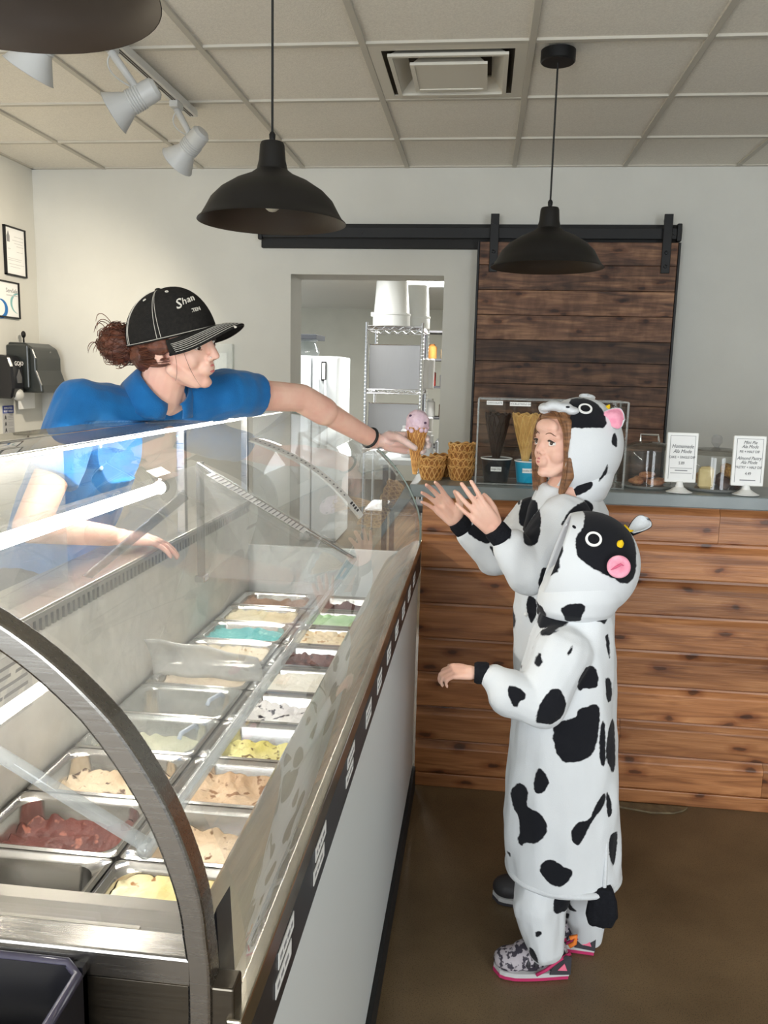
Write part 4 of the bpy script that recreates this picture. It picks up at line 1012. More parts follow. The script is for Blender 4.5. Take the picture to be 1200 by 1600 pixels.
# pastry domes
M_dome = clear('dome_glass', (.93, .94, .93), ior=1.5, film=.05)
def dome(x, y, r, h, label, knob, cover=.25):
    t = thing('cake_dome', label, 'cake dome', (x, y, SZ))
    MB().lathe([(r*1.03, .001), (r*1.05, .006), (r*1.02, .010), (.001, .008)], 40, caps=(True, False)).build('plate', mat('dark_glass_plate', lin((120, 122, 120)), .2), t, world=False, smooth=.6)
    MB().lathe([(r, .010), (r, h*.8), (r*.985, h*.84)], 48).build('glass_wall', M_dome, t, world=False, smooth=3)
    MB().lathe([(r*.985, h*.84), (r*.9, h*.90), (r*.6, h*.965), (.001, h)], 48).build('lid_top', clear('dome_top_glass', (.62, .61, .58), ior=1.5, film=.3, filmcol=lin((150, 146, 136))), t, world=False, smooth=3)
    if knob == 'loop':
        MB().tube([(-.03, 0, h*.99), (-.03, 0, h+.022), (.03, 0, h+.022), (.034, 0, h*.985)], .004, 8).build('handle', M_chrome, t, world=False)
    else:
        MB().lathe([(.008, h-.002), (.012, h+.006), (.019, h+.016), (.019, h+.034), (.012, h+.042), (.001, h+.044)], 10).build('knob', clear('knob_glass', (.8, .8, .8), ior=1.6, film=.25), t, world=False)
    return t
p1_ = at(990, 757, Z=SZ); dome(.598, 3.04, .085, .165, 'smaller glass cake dome with loop handle and flat pastries', 'loop')
dome(.833, 3.05, .108, .150, 'larger glass cake dome with glass knob and crumb bars', 'knob')
def lump(name, label, c, r, m, seed, group, amp=.35, n=16):
    mb = MB(); mb.ball(c, r, n)
    for v in mb.bm.verts:
        d = v.co-Vector(c); v.co = Vector(c)+d*(1+amp*noise.noise(d*60+Vector((seed, 0, 0))))
    o = rebase(mb.build(name, m, None, smooth=3)); return tag(o, label, name.replace('_', ' '), group)
M_pastry = noisy('pastry', lin((206, 150, 104)), lin((170, 104, 70)), scale=60, rough=.7, bump=.5)
M_brownie = noisy('brownie', lin((92, 58, 36)), lin((56, 34, 24)), scale=60, rough=.7, bump=.6)
M_crumb = noisy('crumb', lin((214, 170, 96)), lin((160, 110, 54)), scale=110, rough=.8, bump=1.)
M_cake = noisy('cream_cake', lin((226, 204, 146)), lin((210, 186, 128)), scale=30, rough=.6, bump=.2)
for k, (dx, dy, dz) in enumerate(((-.051, -.029, 0), (.029, -.053, 0), (.061, .016, 0), (-.016, .056, 0), (.0, -.007, .022))):
    lump('pastry', ['flat pink-brown pastry by the dome wall', 'flat pastry in front of the others under the small dome', 'flat pastry nearest the loop-handled dome side', 'flat pastry at the back under the small dome', 'flat pastry lying on top of the others under the small dome'][k], (.598+dx*.75, 3.04+dy*.75, SZ+.022+dz), (.028, .026, .012), M_pastry, k*7, 'pastries under the small dome', .2)
cw = MB(); cw.prism([(-.075, -.045), (-.02, -.06), (-.015, .02)], lambda p: Vector((.833+p[0], 3.03+p[1], SZ+.009)), lambda p: Vector((.833+p[0], 3.03+p[1], SZ+.085)))
o = rebase(cw.build('cake_slice', M_cake)); o.modifiers.new('b', 'BEVEL').width = .008; tag(o, 'pale cream cake slice under the larger dome', 'cake')
for k in range(9):
    x = .833+[.020, .044, .068, .054, .028, .058, .076, -.032, .034][k]; y = 3.05+[-.064, -.040, -.036, .008, -.010, .054, .018, .056, .047][k]; low = k % 2 == 0 or k == 7
    lump('crumb_bar' if k % 2 else 'brownie', ('golden crumb bar piled under the larger dome' if k % 2 else 'dark brownie chunk piled under the larger dome'), (x, y, SZ+(.0310 if low else .066)), (.0215, .0215, .0225), M_crumb if k % 2 else M_brownie, k*5+2, 'bars piled under the larger dome' if k % 2 else 'brownies piled under the larger dome', .28)

# table signs
def sign(label, x0, x1, z0, z1, y, lines, lean):
    t = thing('table_sign', label, 'sign', ((x0+x1)/2, y, SZ)); cx = (x0+x1)/2
    b = rbox('frame', x0, x1, y-.006, y+.006, z0, z1, M_white, t, bev=.003)
    w = x1-x0
    rbox('sheet', x0+.010, x1-.010, y-.0072, y-.006, z0+.012, z1-.010, M_paper, b, bev=0)
    mm = MB()
    for q in ((x0+.010, x0+.0112), (x1-.0112, x1-.010)): mm.box(q[0], q[1], y-.0078, y-.0072, z0+.012, z1-.010)
    mm.box(x0+.010, x1-.010, y-.0078, y-.0072, z1-.0112, z1-.010).build('inner_line', M_greyink, b)
    for (tx, z, sz, sh) in lines:
        if sz < .007:      # small print, too fine to read
            rbox('small_print', cx-.0016*len(tx), cx+.0016*len(tx), y-.0078, y-.0072, z-.0016, z+.0016, M_greyink if len(tx) < 17 else mat('pale_ink'), b, bev=0); continue
        text('lettering', tx, sz, M_ink, frame((1, 0, 0), (0, 0, 1), (0, -1, 0), (cx, y-.0078, z)), b, shear=sh, xs=.8 if sh == 0 else .85, depth=.0002)
    MB().lathe([(.042, .001), (.044, .004), (.030, .010), (.015, .02), (.011, .032), (.012, z0-SZ+.004)], 28, caps=(True, True)).build('stand', M_white, t, world=False, smooth=.6)
    t.rotation_euler = (lean, 0, 0)
    return t
S1 = sign('white table sign reading homemade and cake single dip', .632, .735, 1.182, 1.352, 2.908, (('Homemade', 1.305, .018, .35), ('Ala Mode', 1.288, .018, .35), ('CAKE + SINGLE DIP', 1.268, .0125, 0), ('5.89', 1.248, .0145, 0), ('limited time only while', 1.231, .006, 0), ('supplies last', 1.223, .006, 0), ('see server for details', 1.214, .006, 0)), -.04)
S2 = sign('white table sign reading mini pie and almond pastry', .850, .956, 1.178, 1.348, 2.908, (('Mini Pie', 1.325, .016, .35), ('Ala Mode', 1.311, .016, .35), ('PIE + HALF DIP', 1.294, .0125, 0), ('Almond Pastry', 1.272, .0155, .35), ('Ala Mode', 1.258, .016, .35), ('PASTRY + HALF DIP', 1.241, .0125, 0), ('4.49', 1.220, .0145, 0), ('dine in or to go', 1.198, .006, 0)), -.04)
# ================================================================== PEOPLE
def skin(name, c, c2):
    m = noisy(name, lin(c), lin(c2), scale=18, detail=3, rough=.5, spec=.35, lo=.3, hi=.75)
    b = bsdf(m); b.inputs['Subsurface Weight'].default_value = .12; b.inputs['Subsurface Radius'].default_value = (.012, .004, .002); b.inputs['Subsurface Scale'].default_value = .5
    return m
M_skinW = skin('skin_server', (238, 196, 176), (228, 172, 154))
M_skinK = skin('skin_child', (230, 188, 168), (220, 170, 150))
M_eyew = mat('eye_white', lin((232, 228, 222)), .25); M_iris = mat('eye_brown', lin((60, 40, 28)), .2); M_lash = mat('lash', (.03, .018, .012), .7)
M_lip = mat('lip', lin((196, 116, 112)), .4, spec=.4); M_nostril = mat('nostril', lin((120, 66, 56)), .7)

def head_shapes(mb, M, s, kid=False):
    """skull, face, jaw, nose, cheeks, mouth and ears; local frame: x forward, y left, z up"""
    E = lambda c, r, n=20: mb.ball(M @ (Vector(c)*s), [v*s for v in r], n, M=M.to_3x3())
    Cc = lambda a, b, r0, r1: cap_pts(mb, M @ (Vector(a)*s), M @ (Vector(b)*s), r0*s, r1*s, 12)
    E((-.018, 0, .052), (.094, .074, .078)); E((.028, 0, .008), (.064, .062, .082)); E((.03, 0, -.052), (.052, .048, .042))
    E((.072, 0, -.082), (.017, .020, .014)); E((.045, 0, -.072), (.035, .036, .026))
    for q in (-1, 1):
        Cc((.078, .010*q, .030), (.066, .042*q, .030), .013, .012); E((.052, .033*q, -.022), (.026, .021, .028) if not kid else (.028, .025, .032))
        E((.096 if not kid else .090, .0105*q, -.021), (.010, .008, .008)); (None if kid else E((-.004, .070*q, -.014), (.013, .006, .019))); Cc((.02, .052*q, -.045), (.06, .018*q, -.080), .018, .015)
    if kid: Cc((.080, 0, .024), (.096, 0, -.010), .008, .009); E((.099, 0, -.013), (.0105, .0095, .0085))
    else: Cc((.086, 0, .026), (.104, 0, -.012), .008, .010); E((.106, 0, -.016), (.011, .010, .009))
    E((.082, 0, -.046), (.016, .024, .020)); E((.074, 0, .055), (.022, .045, .028))
def face_parts(root, M, s, lids, brow, gaze=(0, 0), open_=0., skinm=None, kid=False):
    bt = .6 if kid else .8; nb = .006 if kid else 0.
    for q in (-1, 1):
        c = M @ (Vector((.0745, .031*q, .010))*s)
        e = MB().ball(c, .0125*s, 16).build('eye', M_eyew, root, smooth=3)
        d = (M.to_3x3() @ Vector((1, .25*q+gaze[0], gaze[1]))).normalized()
        MB().ball(c+d*.0075*s, .0066*s, 12).build('iris', M_iris, e, smooth=3)
        up = [M @ (Vector((.0745+.0128*math.cos(a)*math.cos(t)+.001, .031*q+.0145*math.sin(a), .010+.0075*math.cos(a)))*s) for a in np.linspace(-1.25, 1.25, 9) for t in (0.35,)]
        MB().tube(up, [.0012*s, .002*s, .0025*s, .0028*s, .003*s, .0028*s, .0025*s, .002*s, .0012*s], 6).build('eyelid', M_lash, e, smooth=3)
        lid = [M @ (Vector((.0745+.0125*math.cos(a)*.9, .031*q+.0145*math.sin(a), .0135+.0075*math.cos(a)))*s) for a in np.linspace(-1.3, 1.3, 9)]
        MB().tube(lid, (.0022 if kid else .003)*s, 6).build('eyelid_fold', skinm, e, smooth=3)
        low = [M @ (Vector((.0745+.0122*math.cos(a)*.93, .031*q+.0145*math.sin(a), .0075-.0075*math.cos(a)))*s) for a in np.linspace(-1.2, 1.2, 9)]
        MB().tube(low, .0014*s, 6).build('lower_lid', skinm, e, smooth=3)
        br = [M @ (Vector((.0885-.012*t*t, q*(.010+.036*t), .0325+.008*math.sin(PI*min(1, t*1.1))*1.0))*s) for t in np.linspace(0, 1, 8)]
        MB().tube(br, [v*bt*s for v in (.002, .003, .0034, .0034, .003, .0026, .002, .001)], 6).build('eyebrow', brow, root, smooth=3)
        MB().ball(M @ (Vector((.1025-nb, .0060*q, -.0248+nb*.4))*s), (.003*s, .0026*s, .0016*s), 8, M=M.to_3x3()).build('nostril', M_nostril, root, smooth=3)
    for z0, zz, r in ((-.0410, .0022, .0028), (-.0475-open_, -.002, .0036)):
        pts = [M @ (Vector((.0962-.016*t*t, (.019 if not kid else .0165)*t, z0+zz*(1-abs(t)*1.6)))*s) for t in np.linspace(-1, 1, 11)]
        MB().tube(pts, [.001*s]+[r*s*(1-.5*abs(t)) for t in np.linspace(-1, 1, 11)[1:-1]]+[.001*s], 8).build('lip', M_lip, root, smooth=3)
def hand_shapes(mb, M, s, curl=(20, 25, 18), spread=.12, thumb=((.055, .052, -.012), (.084, .062, -.018), (.104, .066, -.024)), grow=0., curls=None, fat=1.):
    """palm, four jointed fingers of unequal length and a thumb; x to the fingertips, y to the thumb, z out of the back"""
    T = lambda p: M @ (Vector(p)*s)
    kn = [(.091, .030), (.096, .010), (.090, -.011), (.080, -.030)]
    ln = [(.043, .026, .020), (.047, .029, .021), (.043, .027, .020), (.033, .021, .018)]
    C = lambda a, b, r0, r1: cap_pts(mb, T(a), T(b), r0*s*fat+grow, r1*s*fat+grow, 10)
    C((-.03, 0, 0), (.012, 0, 0), .023, .024)
    for i, (kx_, ky_) in enumerate(kn): C((.012, ky_*.62, 0), (kx_-.004, ky_, .002), .0165, .0115)
    C((.03, .0, -.002), (.07, 0, -.002), .02, .016)
    for i, (kx_, ky_) in enumerate(kn):
        p = Vector((kx_, ky_, .002)); a = 0.; r = (.0098, .0102, .0096, .0086)[i]; sp = spread*(1.5-i)*.8
        cl = curls[i] if curls else curl
        for j in range(3):
            a += math.radians(cl[j]); d = Vector((math.cos(a)*math.cos(sp), math.sin(sp)*math.cos(a), -math.sin(a)))
            q = p+d*ln[i][j]; C(p, q, r*(1-.09*j), r*(1-.09*(j+1))); p = q
    C((.018, .022, -.005), thumb[0], .0175, .0125); C(thumb[0], thumb[1], .0118, .0105); C(thumb[1], thumb[2], .0105, .0085)
def nails(root, M, s, curl, spread, m, curls=None): pass

# ---- cow cloth: white fleece with black patches given by outlines (x, z) on the near and far side
def cowcloth(name):
    m = mat(name, (.8, .8, .8), .95, spec=.15, sheen=.08); t = NT(m); b = bsdf(m)
    at_ = t.add('ShaderNodeAttribute'); at_.attribute_name = 'patch'
    tc = t.add('ShaderNodeTexCoord'); n = t.add('ShaderNodeTexNoise'); n.inputs['Scale'].default_value = 90; n.inputs['Detail'].default_value = 3; t.link(tc.outputs['Object'], n.inputs[0])
    mr = t.add('ShaderNodeMapRange'); mr.inputs[3].default_value = -.0035; mr.inputs[4].default_value = .0035; t.link(n.outputs[0], mr.inputs[0])
    ad = t.add('ShaderNodeMath', operation='ADD'); t.link(at_.outputs['Fac'], ad.inputs[0]); t.link(mr.outputs[0], ad.inputs[1])
    m2 = t.add('ShaderNodeMapRange'); m2.inputs[1].default_value = -.0012; m2.inputs[2].default_value = .0012; t.link(ad.outputs[0], m2.inputs[0])
    mx = t.add('ShaderNodeMixRGB'); mx.inputs[1].default_value = rgb(26, 27, 32); mx.inputs[2].default_value = rgb(215, 218, 221); t.link(m2.outputs[0], mx.inputs[0])
    t.link(mx.outputs[0], b.inputs['Base Color'])
    n2 = t.add('ShaderNodeTexNoise'); n2.inputs['Scale'].default_value = 420; n2.inputs['Detail'].default_value = 2; t.link(tc.outputs['Object'], n2.inputs[0])
    bp = t.add('ShaderNodeBump'); bp.inputs['Strength'].default_value = .18; bp.inputs['Distance'].default_value = .003; t.link(n2.outputs[0], bp.inputs['Height']); t.link(bp.outputs[0], b.inputs['Normal'])
    return m
M_cow = cowcloth('cow_fleece')
M_fleeceblack = noisy('black_fleece', lin((24, 25, 29)), lin((30, 31, 36)), scale=200, rough=.95, bump=.3, spec=.15)
M_fleecewhite = noisy('white_fleece', lin((215, 218, 221)), lin((209, 212, 215)), scale=200, rough=.95, bump=.2, spec=.15)
M_pink = noisy('pink_plush', lin((240, 172, 190)), lin((228, 150, 172)), scale=60, rough=.95, bump=.2, spec=.15)
M_yellow = mat('yellow_felt', lin((236, 196, 40)), .9, spec=.15)
def sdpoly(p, poly):
    """signed distance of many points to one outline, negative inside"""
    poly = np.array(poly); n = len(poly); d = np.full(len(p), 1e9); ins = np.zeros(len(p), bool)
    for i in range(n):
        a, b = poly[i], poly[(i+1) % n]; e = b-a; w = p-a
        t = np.clip((w@e)/(e@e+1e-12), 0, 1); d = np.minimum(d, np.hypot(*(w-t[:, None]*e).T))
        c = (a[1] <= p[:, 1]) != (b[1] <= p[:, 1]); xx = a[0]+(p[:, 1]-a[1])/(b[1]-a[1]+1e-12)*(b[0]-a[0]); ins ^= c & (p[:, 0] < xx)
    return np.where(ins, -d, d)
def smooth_poly(P, it=2):
    for _ in range(it):
        Q = []
        for i in range(len(P)):
            a, b = Vector(P[i]), Vector(P[(i+1) % len(P)]); Q += [tuple(a*.78+b*.22), tuple(a*.22+b*.78)]
        P = Q
    return P
def paint_cow(o, near, far, seed):
    me = o.data; n = len(me.vertices); co = np.empty(n*3); me.vertices.foreach_get('co', co); co = co.reshape(-1, 3)+np.array(wloc(o.parent))
    no = np.empty(n*3); me.vertices.foreach_get('normal', no); no = no.reshape(-1, 3)
    val = np.full(n, .2); xz = co[:, [0, 2]]; nf = no[:, 1] < .12
    for P in near: s_ = sdpoly(xz, P); val = np.where(nf, np.minimum(val, s_), val)
    for P in far: s_ = sdpoly(xz, P); val = np.where(~nf, np.minimum(val, s_), val)
    a = me.attributes.new('patch', 'FLOAT', 'POINT'); a.data.foreach_set('value', val.astype(np.float32))
def pxpoly(pts, Y, ox, oy, sc, it=2): return smooth_poly([(lambda v: (v.x, v.z))(at(ox+x/sc, oy+y/sc, Y=Y)) for x, y in pts], it)
def folds(amp, fx=24., seed=0.):
    """soft cloth folds hanging downwards"""
    def f(co, no):
        out = np.empty(len(co))
        for i, c in enumerate(co):
            out[i] = amp*(noise.noise(Vector((c[0]*fx, c[1]*fx, c[2]*3.5+seed)))+.5*noise.noise(Vector((c[0]*fx*2, c[1]*fx*2, c[2]*14+seed))))
        return out
    return f
def hood_mesh(H0, fwd, up, rad, phimax, n=72, m=40):
    """shell around the head, open at the face; phimax(theta) = how far round from the back it reaches"""
    x = Vector(fwd).normalized(); y = Vector(up).cross(x).normalized(); z = x.cross(y); rows = []
    for i in range(m+1):
        row = []
        for k in range(n):
            th = 2*PI*k/n; ph = phimax(th)*(.02+.98*i/m)
            d = Vector((-math.cos(ph)*rad[0], math.sin(ph)*math.sin(th)*rad[1], math.sin(ph)*math.cos(th)*rad[2]))
            row.append(Vector(H0)+x*d.x+y*d.y+z*d.z)
        rows.append(row)
    mb = MB(); rr_ = [mb.ring(r) for r in rows]
    for i in range(m): mb.bridge(rr_[i], rr_[i+1])
    mb.cap(rr_[0], True)
    return mb
def strands(name, m, root, curves, r=.0012, sides=4):
    mb = MB()
    for c in curves:
        k = len(c); mb.tube(c, [r*(1 if i < k*.7 else 1-.8*(i-k*.7)/(k*.3)) for i in range(k)], sides, caps=False)
    o = mb.build(name, m, root, smooth=3, normals=False); o['kind'] = 'stuff'; return o

# ------------------------------------------------------------------ the server behind the case
WR = thing('person', 'server in black cap and blue polo leaning over case to hand out a cone', 'person', (-1.15, 2.05, 0))
HM = lookframe((.975, -.20, -.05), (.0, -.20, 1), (-.738, 1.955, 1.577))
LSh, RSh = at(358, 614, Y=2.13), Vector((-.945, 1.88, 1.430))
LEl, LWr = at(470, 622, Y=2.32), at(574, 661, Y=2.555)
REl, RWr = Vector((-.985, 1.70, 1.17)), Vector((-.895, 1.90, 1.115))
NB = Vector((-.800, 1.995, 1.452))
CH, BE, PE = Vector((-.985, 2.02, 1.320)), Vector((-1.09, 2.05, 1.13)), Vector((-1.15, 2.06, .95))
# left hand: reaching forward, thumb up, closing round the cone
CONE_AT = at(650, 690, Y=2.55)
hx = Vector((.97, .10, -.06)).normalized(); hyv = Vector((.0, -.25, .97)); hyv = (hyv-hx*hyv.dot(hx)).normalized(); hz = -hx.cross(hyv)
SL = .90; HL = frame(hx, hyv, hz, CONE_AT-hx*.112*SL+hz*.034+Vector((0, 0, -.018)))
LWr = HL.to_translation()-hx*.030
CURL = [(6, 46, 40), (9, 50, 42), (14, 54, 44), (20, 58, 44)]; TH = ((.052, .034, -.050), (.082, .026, -.078), (.108, .012, -.080))
rx_ = Vector((.75, .62, -.20)).normalized(); ry_ = Vector((-.60, .76, .10)); ry_ = (ry_-rx_*ry_.dot(rx_)).normalized(); rz_ = rx_.cross(ry_)
HRt = frame(rx_, ry_, rz_, RWr+rx_*.02)
wb_ = MB(); head_shapes(wb_, HM, 1.0)
cap_pts(wb_, HM @ Vector((-.025, 0, -.04)), NB, .052, .056)
cap_pts(wb_, NB, CH, .058, .10); cap_pts(wb_, CH, BE, .105, .105); cap_pts(wb_, BE, PE, .105, .12)
chain(wb_, [NB-Vector((.02, 0, .03)), LSh, LEl, LWr], [.045, .044, .040, .0275]); chain(wb_, [LEl, LEl.lerp(LWr, .3)], [.041, .042])
chain(wb_, [NB-Vector((.03, 0, .03)), RSh, REl, RWr], [.045, .044, .038, .026])
for sy in (-1, 1):
    hp_ = PE+Vector((0, .085*sy, -.04)); chain(wb_, [hp_, Vector((-1.12, 2.05+.09*sy, .5)), Vector((-1.15, 2.05+.09*sy, .08))], [.085, .055, .04])
hand_shapes(wb_, HL, SL, curls=CURL, thumb=TH, spread=.05)
hand_shapes(wb_, HRt, .92, curl=(14, 18, 12), spread=.14)
def press(me, gap):
    """soft body lying on the case: whatever would sink into the shelf or the glass is pushed up onto it or back behind it"""
    for v in me.vertices:
        x, z = v.co.x, v.co.z
        if x < -.912-gap or z < 1.24: continue
        top = max(1.398, 1.398 if x < -.785 else 0)+gap if x < -.785 else gz(min(x, -.2))+.003+gap
        if z >= top: continue
        if top-z < x+.912+gap or x > -.80: v.co.z = top
        else: v.co.x = -.912-gap
    me.update(); return me
link('body', press(melt(wb_, .0034, 5), .005), M_skinW, WR)
face_parts(WR, HM, 1.0, None, mat('brow_auburn', lin((84, 50, 38)), .8), gaze=(-.1, -.45), open_=.004, skinm=M_skinW)
MB().ball(HM @ Vector((.1015, -.0135, -.018)), .0018, 8).build('nose_stud', M_chrome, WR, smooth=3)
# polo shirt, with sleeves and collar
M_polo = noisy('blue_polo', lin((12, 104, 168)), lin((8, 90, 150)), scale=9, rough=.8, bump=.25, bscale=300, sheen=.2, spec=.3)
LSl, RSl = LSh.lerp(LEl, .40), RSh.lerp(REl, .62)
sb = MB(); cap_pts(sb, NB-Vector((.035, 0, .055)), CH, .072, .125); cap_pts(sb, CH, BE, .125, .128); cap_pts(sb, BE, PE+Vector((0, 0, -.03)), .128, .145)
for sy in (-1, 1): cap_pts(sb, CH+Vector((.03, .075*sy, .0)), BE+Vector((.02, .06*sy, 0)), .075, .085)
def sleeve(sb, base, a, b):
    chain(sb, [base, a], [.075, .066]); d = (b-a).normalized()
    p = a+(b-a)*.5; chain(sb, [a, p], [.066, .062])
    n = 20; u = d.orthogonal().normalized(); v = d.cross(u); rings = []
    for t, r in ((-.02, .056), (.03, .063), (.085, .060), (.12, .058)): rings.append(sb.ring([a+d*t*(b-a).length/.12+(u*math.cos(2*PI*k/n)+v*math.sin(2*PI*k/n))*r for k in range(n)]))
    for i in range(3): sb.bridge(rings[i], rings[i+1])
    sb.cap(rings[0], True); sb.cap(rings[-1])
sleeve(sb, NB-Vector((.05, -.03, .05)), LSh, LSl); sleeve(sb, NB-Vector((.06, .03, .05)), RSh, RSl)
polo = link('polo_shirt', press(melt(sb, .0045, 5, disp=folds(.006, 16, 3)), .0005), M_polo, WR)
cb = MB(); rows = []
ax = (HM @ Vector((-.02, 0, -.05))-NB).normalized(); cu = Vector((.80, -.55, 0)); cu = (cu-ax*cu.dot(ax)).normalized(); cv = ax.cross(cu)
for (h, r0) in ((.036, .060), (.040, .064), (.030, .074), (.002, .086), (-.018, .094)):
    row = []
    for k in range(25):
        a = .30+(2*PI-.60)*k/24; dip = math.cos(a)
        row.append(NB+ax*(h-.028*max(0, dip)**2+.010)+(cu*math.cos(a)+cv*math.sin(a))*(r0+.004*max(0, dip)))
    rows.append(row)
for row in rows:
    for p in row: p.z = max(p.z, 1.404)
solidify(cb.sheet(rows).build('collar', M_polo, WR, smooth=3), .004)
for k in range(2):
    bp_ = Vector((-.86, 1.90, 1.335-.055*k))-wloc(WR); bp_ = min((v.co for v in polo.data.vertices), key=lambda c: (c-bp_).length)+wloc(WR)      # sewn on the placket
    MB().ball(bp_, .0055, 10).build('shirt_button', mat('button_blue', lin((150, 190, 220)), .4), WR, smooth=3)
# trousers and shoes, behind the case
tb = MB()
for sy in (-1, 1):
    hp_ = PE+Vector((0, .075*sy, -.03)); chain(tb, [hp_, Vector((-1.12, 2.05+.09*sy, .5)), Vector((-1.15, 2.05+.09*sy, .07))], [.115, .075, .062])
link('trousers', melt(tb, .008, 4), mat('dark_trousers', (.02, .021, .026), .9), WR)
for sy in (-1, 1):
    q = MB(); cap_pts(q, (-1.18, 2.05+.09*sy, .045), (-1.02, 2.05+.09*sy, .036), .044, .036); link('shoe', melt(q, .006, 3), M_blackmatte, WR)
# glove, wrist band
gm = MB(); hand_shapes(gm, HL, SL, curls=CURL, thumb=TH, spread=.05, grow=.0022)
M_glove = clear('vinyl_glove', (.97, .95, .95), ior=1.4, rough=.25, film=.5, filmcol=(.95, .90, .89))
gl_ = link('glove', melt(gm, .0036, 3), M_glove, WR)
d = hx; u = d.orthogonal().normalized(); v = d.cross(u); rows = []
for t, r, w in ((.0, .026, .001), (-.018, .029, .003), (-.035, .036, .005), (-.048, .041, .008)):
    rows.append([LWr+d*(t+.012)+(u*math.cos(2*PI*k/28)+v*math.sin(2*PI*k/28))*(r+w*math.sin(k*1.7)+w*.6*math.sin(k*3.1)) for k in range(29)])
MB().sheet(rows).build('cuff', clear('vinyl_cuff', (.95, .94, .92), ior=1.45, rough=.2, film=.5, filmcol=(.96, .93, .90)), gl_, smooth=3)
dw = (LWr-LEl).normalized(); uw = dw.orthogonal().normalized(); vw = dw.cross(uw)
MB().tube([LWr-dw*.022+(uw*math.cos(2*PI*k/20)+vw*math.sin(2*PI*k/20))*.030 for k in range(20)], .005, 8, closed=True).build('hair_band', M_blackmatte, WR, smooth=3)
# hair: mass under the cap, messy bun, loose strands
M_hair = noisy('auburn_hair', lin((72, 38, 26)), lin((112, 62, 40)), scale=26, stretch=(1, 1, 6), rough=.42, bump=.4, bscale=150, spec=.5)
hb_ = MB(); E = lambda c, r: hb_.ball(HM @ Vector(c), r, 20, M=HM.to_3x3())
E((-.035, 0, .035), (.082, .078, .072)); E((-.065, 0, -.02), (.052, .066, .048)); E((-.004, -.066, .014), (.034, .018, .026)); E((-.004, .066, .014), (.034, .018, .026)); cap_pts(hb_, HM @ Vector((-.09, 0, -.03)), HM @ Vector((-.135, 0, -.010)), .032, .03)
BUN = HM @ Vector((-.152, -.01, -.004)); hb_.ball(BUN, (.050, .048, .046), 20)
def hairdisp(co, no): return np.array([.0045*noise.noise(Vector(c)*55)+.002*noise.noise(Vector(c)*130) for c in co])
hr = link('hair', melt(hb_, .004, 2, disp=hairdisp), M_hair, WR)
rg = random.Random(8); cv_ = []
for k in range(170):
    n = Vector((rg.gauss(0, 1), rg.gauss(0, 1), rg.gauss(0, 1))).normalized(); t = n.orthogonal().normalized(); t.rotate(Matrix.Rotation(rg.uniform(0, 6.28), 3, n)); R_ = rg.uniform(.044, .057); ang = rg.uniform(1.0, 2.6)
    pts = []
    for j in range(12):
        a = ang*j/11; wv = 1+.07*math.sin(a*7+k); pts.append(BUN+(n*math.cos(a)+t*math.sin(a))*R_*wv)
    cv_.append(pts)
for k in range(16):   # escaping wisps round the bun and nape
    b0 = BUN+Vector((rg.uniform(-.035, .01), rg.uniform(-.03, .03), rg.uniform(-.03, .045))); o_ = Vector((rg.uniform(-.05, .01), rg.uniform(-.02, .01), rg.uniform(-.03, .05)))
    cv_.append(bez(b0, b0+o_*.6+Vector((0, 0, .02)), b0+o_*1.1, b0+o_*.9+Vector((-.01, 0, -.02)), 10))
for k in range(90):   # combed back from temple to bun, on the near side and far side
    q = -1 if k % 2 else 1; z0 = rg.uniform(-.035, .022); x0 = rg.uniform(-.005, .028)
    cv_.append([HM @ p for p in bez((x0, .071*q, z0), (x0-.03, .083*q, z0-.008), (-.08, .062*q, -.03+z0*.3), (-.125, .02*q, -.012+z0*.3), 10)])
strands('hair_strands', M_hair, hr, cv_, .0009)
strands('loose_strand', M_hair, hr, [[HM @ p for p in bez((.045, -.064, .045), (.062, -.066, .01), (.064, -.062, -.04), (.082, -.034, -.086), 16)], [HM @ p for p in bez((.03, -.068, .02), (.05, -.074, -.01), (.04, -.064, -.05), (.03, -.06, -.07), 12)]], .0005)
# baseball cap
CM = HM @ Matrix.Translation((-.010, 0, .022)) @ Matrix.Rotation(-.24, 4, 'Y')
M_cap = noisy('cap_cotton', (.012, .011, .010), (.018, .016, .014), scale=120, rough=.9, bump=.3, bscale=500, spec=.2)
M_stitch = mat('white_thread', lin((214, 208, 196)), .8)
CRx, CRy, CRz = .112, .087, .108
def cp(az, el, off=0.):
    r = 1+.02*math.cos(2*az); front = max(0, math.cos(az))
    return CM @ Vector(((CRx+off)*math.cos(az)*math.cos(el), (CRy+off)*math.sin(az)*math.cos(el), (CRz+off)*(math.sin(el)+.10*front*math.sin(2*el))))
cpm = MB(); rows = [[cp(2*PI*k/48, PI/2*i/16*.995) for k in range(48)] for i in range(17)]
rr_ = [cpm.ring(r) for r in rows]
for i in range(16): cpm.bridge(rr_[i], rr_[i+1])
cpm.cap(rr_[-1])
cp_o = solidify(cpm.build('cap', M_cap, WR, smooth=3), .003, 1)
MB().ball(cp(0, PI/2, .002), (.009, .009, .006), 12).build('cap_button', M_cap, cp_o, smooth=3)
bm_ = MB(); rows = []
def brim(u, w, off=0.):
    a = u*1.22; ext = .082*w*(max(0, 1-u*u)**.62); x = (CRx-.004)*math.cos(a)+ext; y = (CRy+.002)*math.sin(a)*(1+.07*w*(1-u**6))
    return CM @ Vector((x, y, .003-.046*u*u*(.25+.75*w)*(1-.35*u**4)+.004*w-.014*w*w+off))
for off in (-.002, .002): bm_.sheet([[brim(u, w, off) for u in np.linspace(-1, 1, 33)] for w in np.linspace(0, 1, 9)])
bm_.tube([brim(u, 1) for u in np.linspace(-1, 1, 33)], .0028, 6)
bo = bm_.build('cap_brim', M_cap, cp_o, smooth=3)
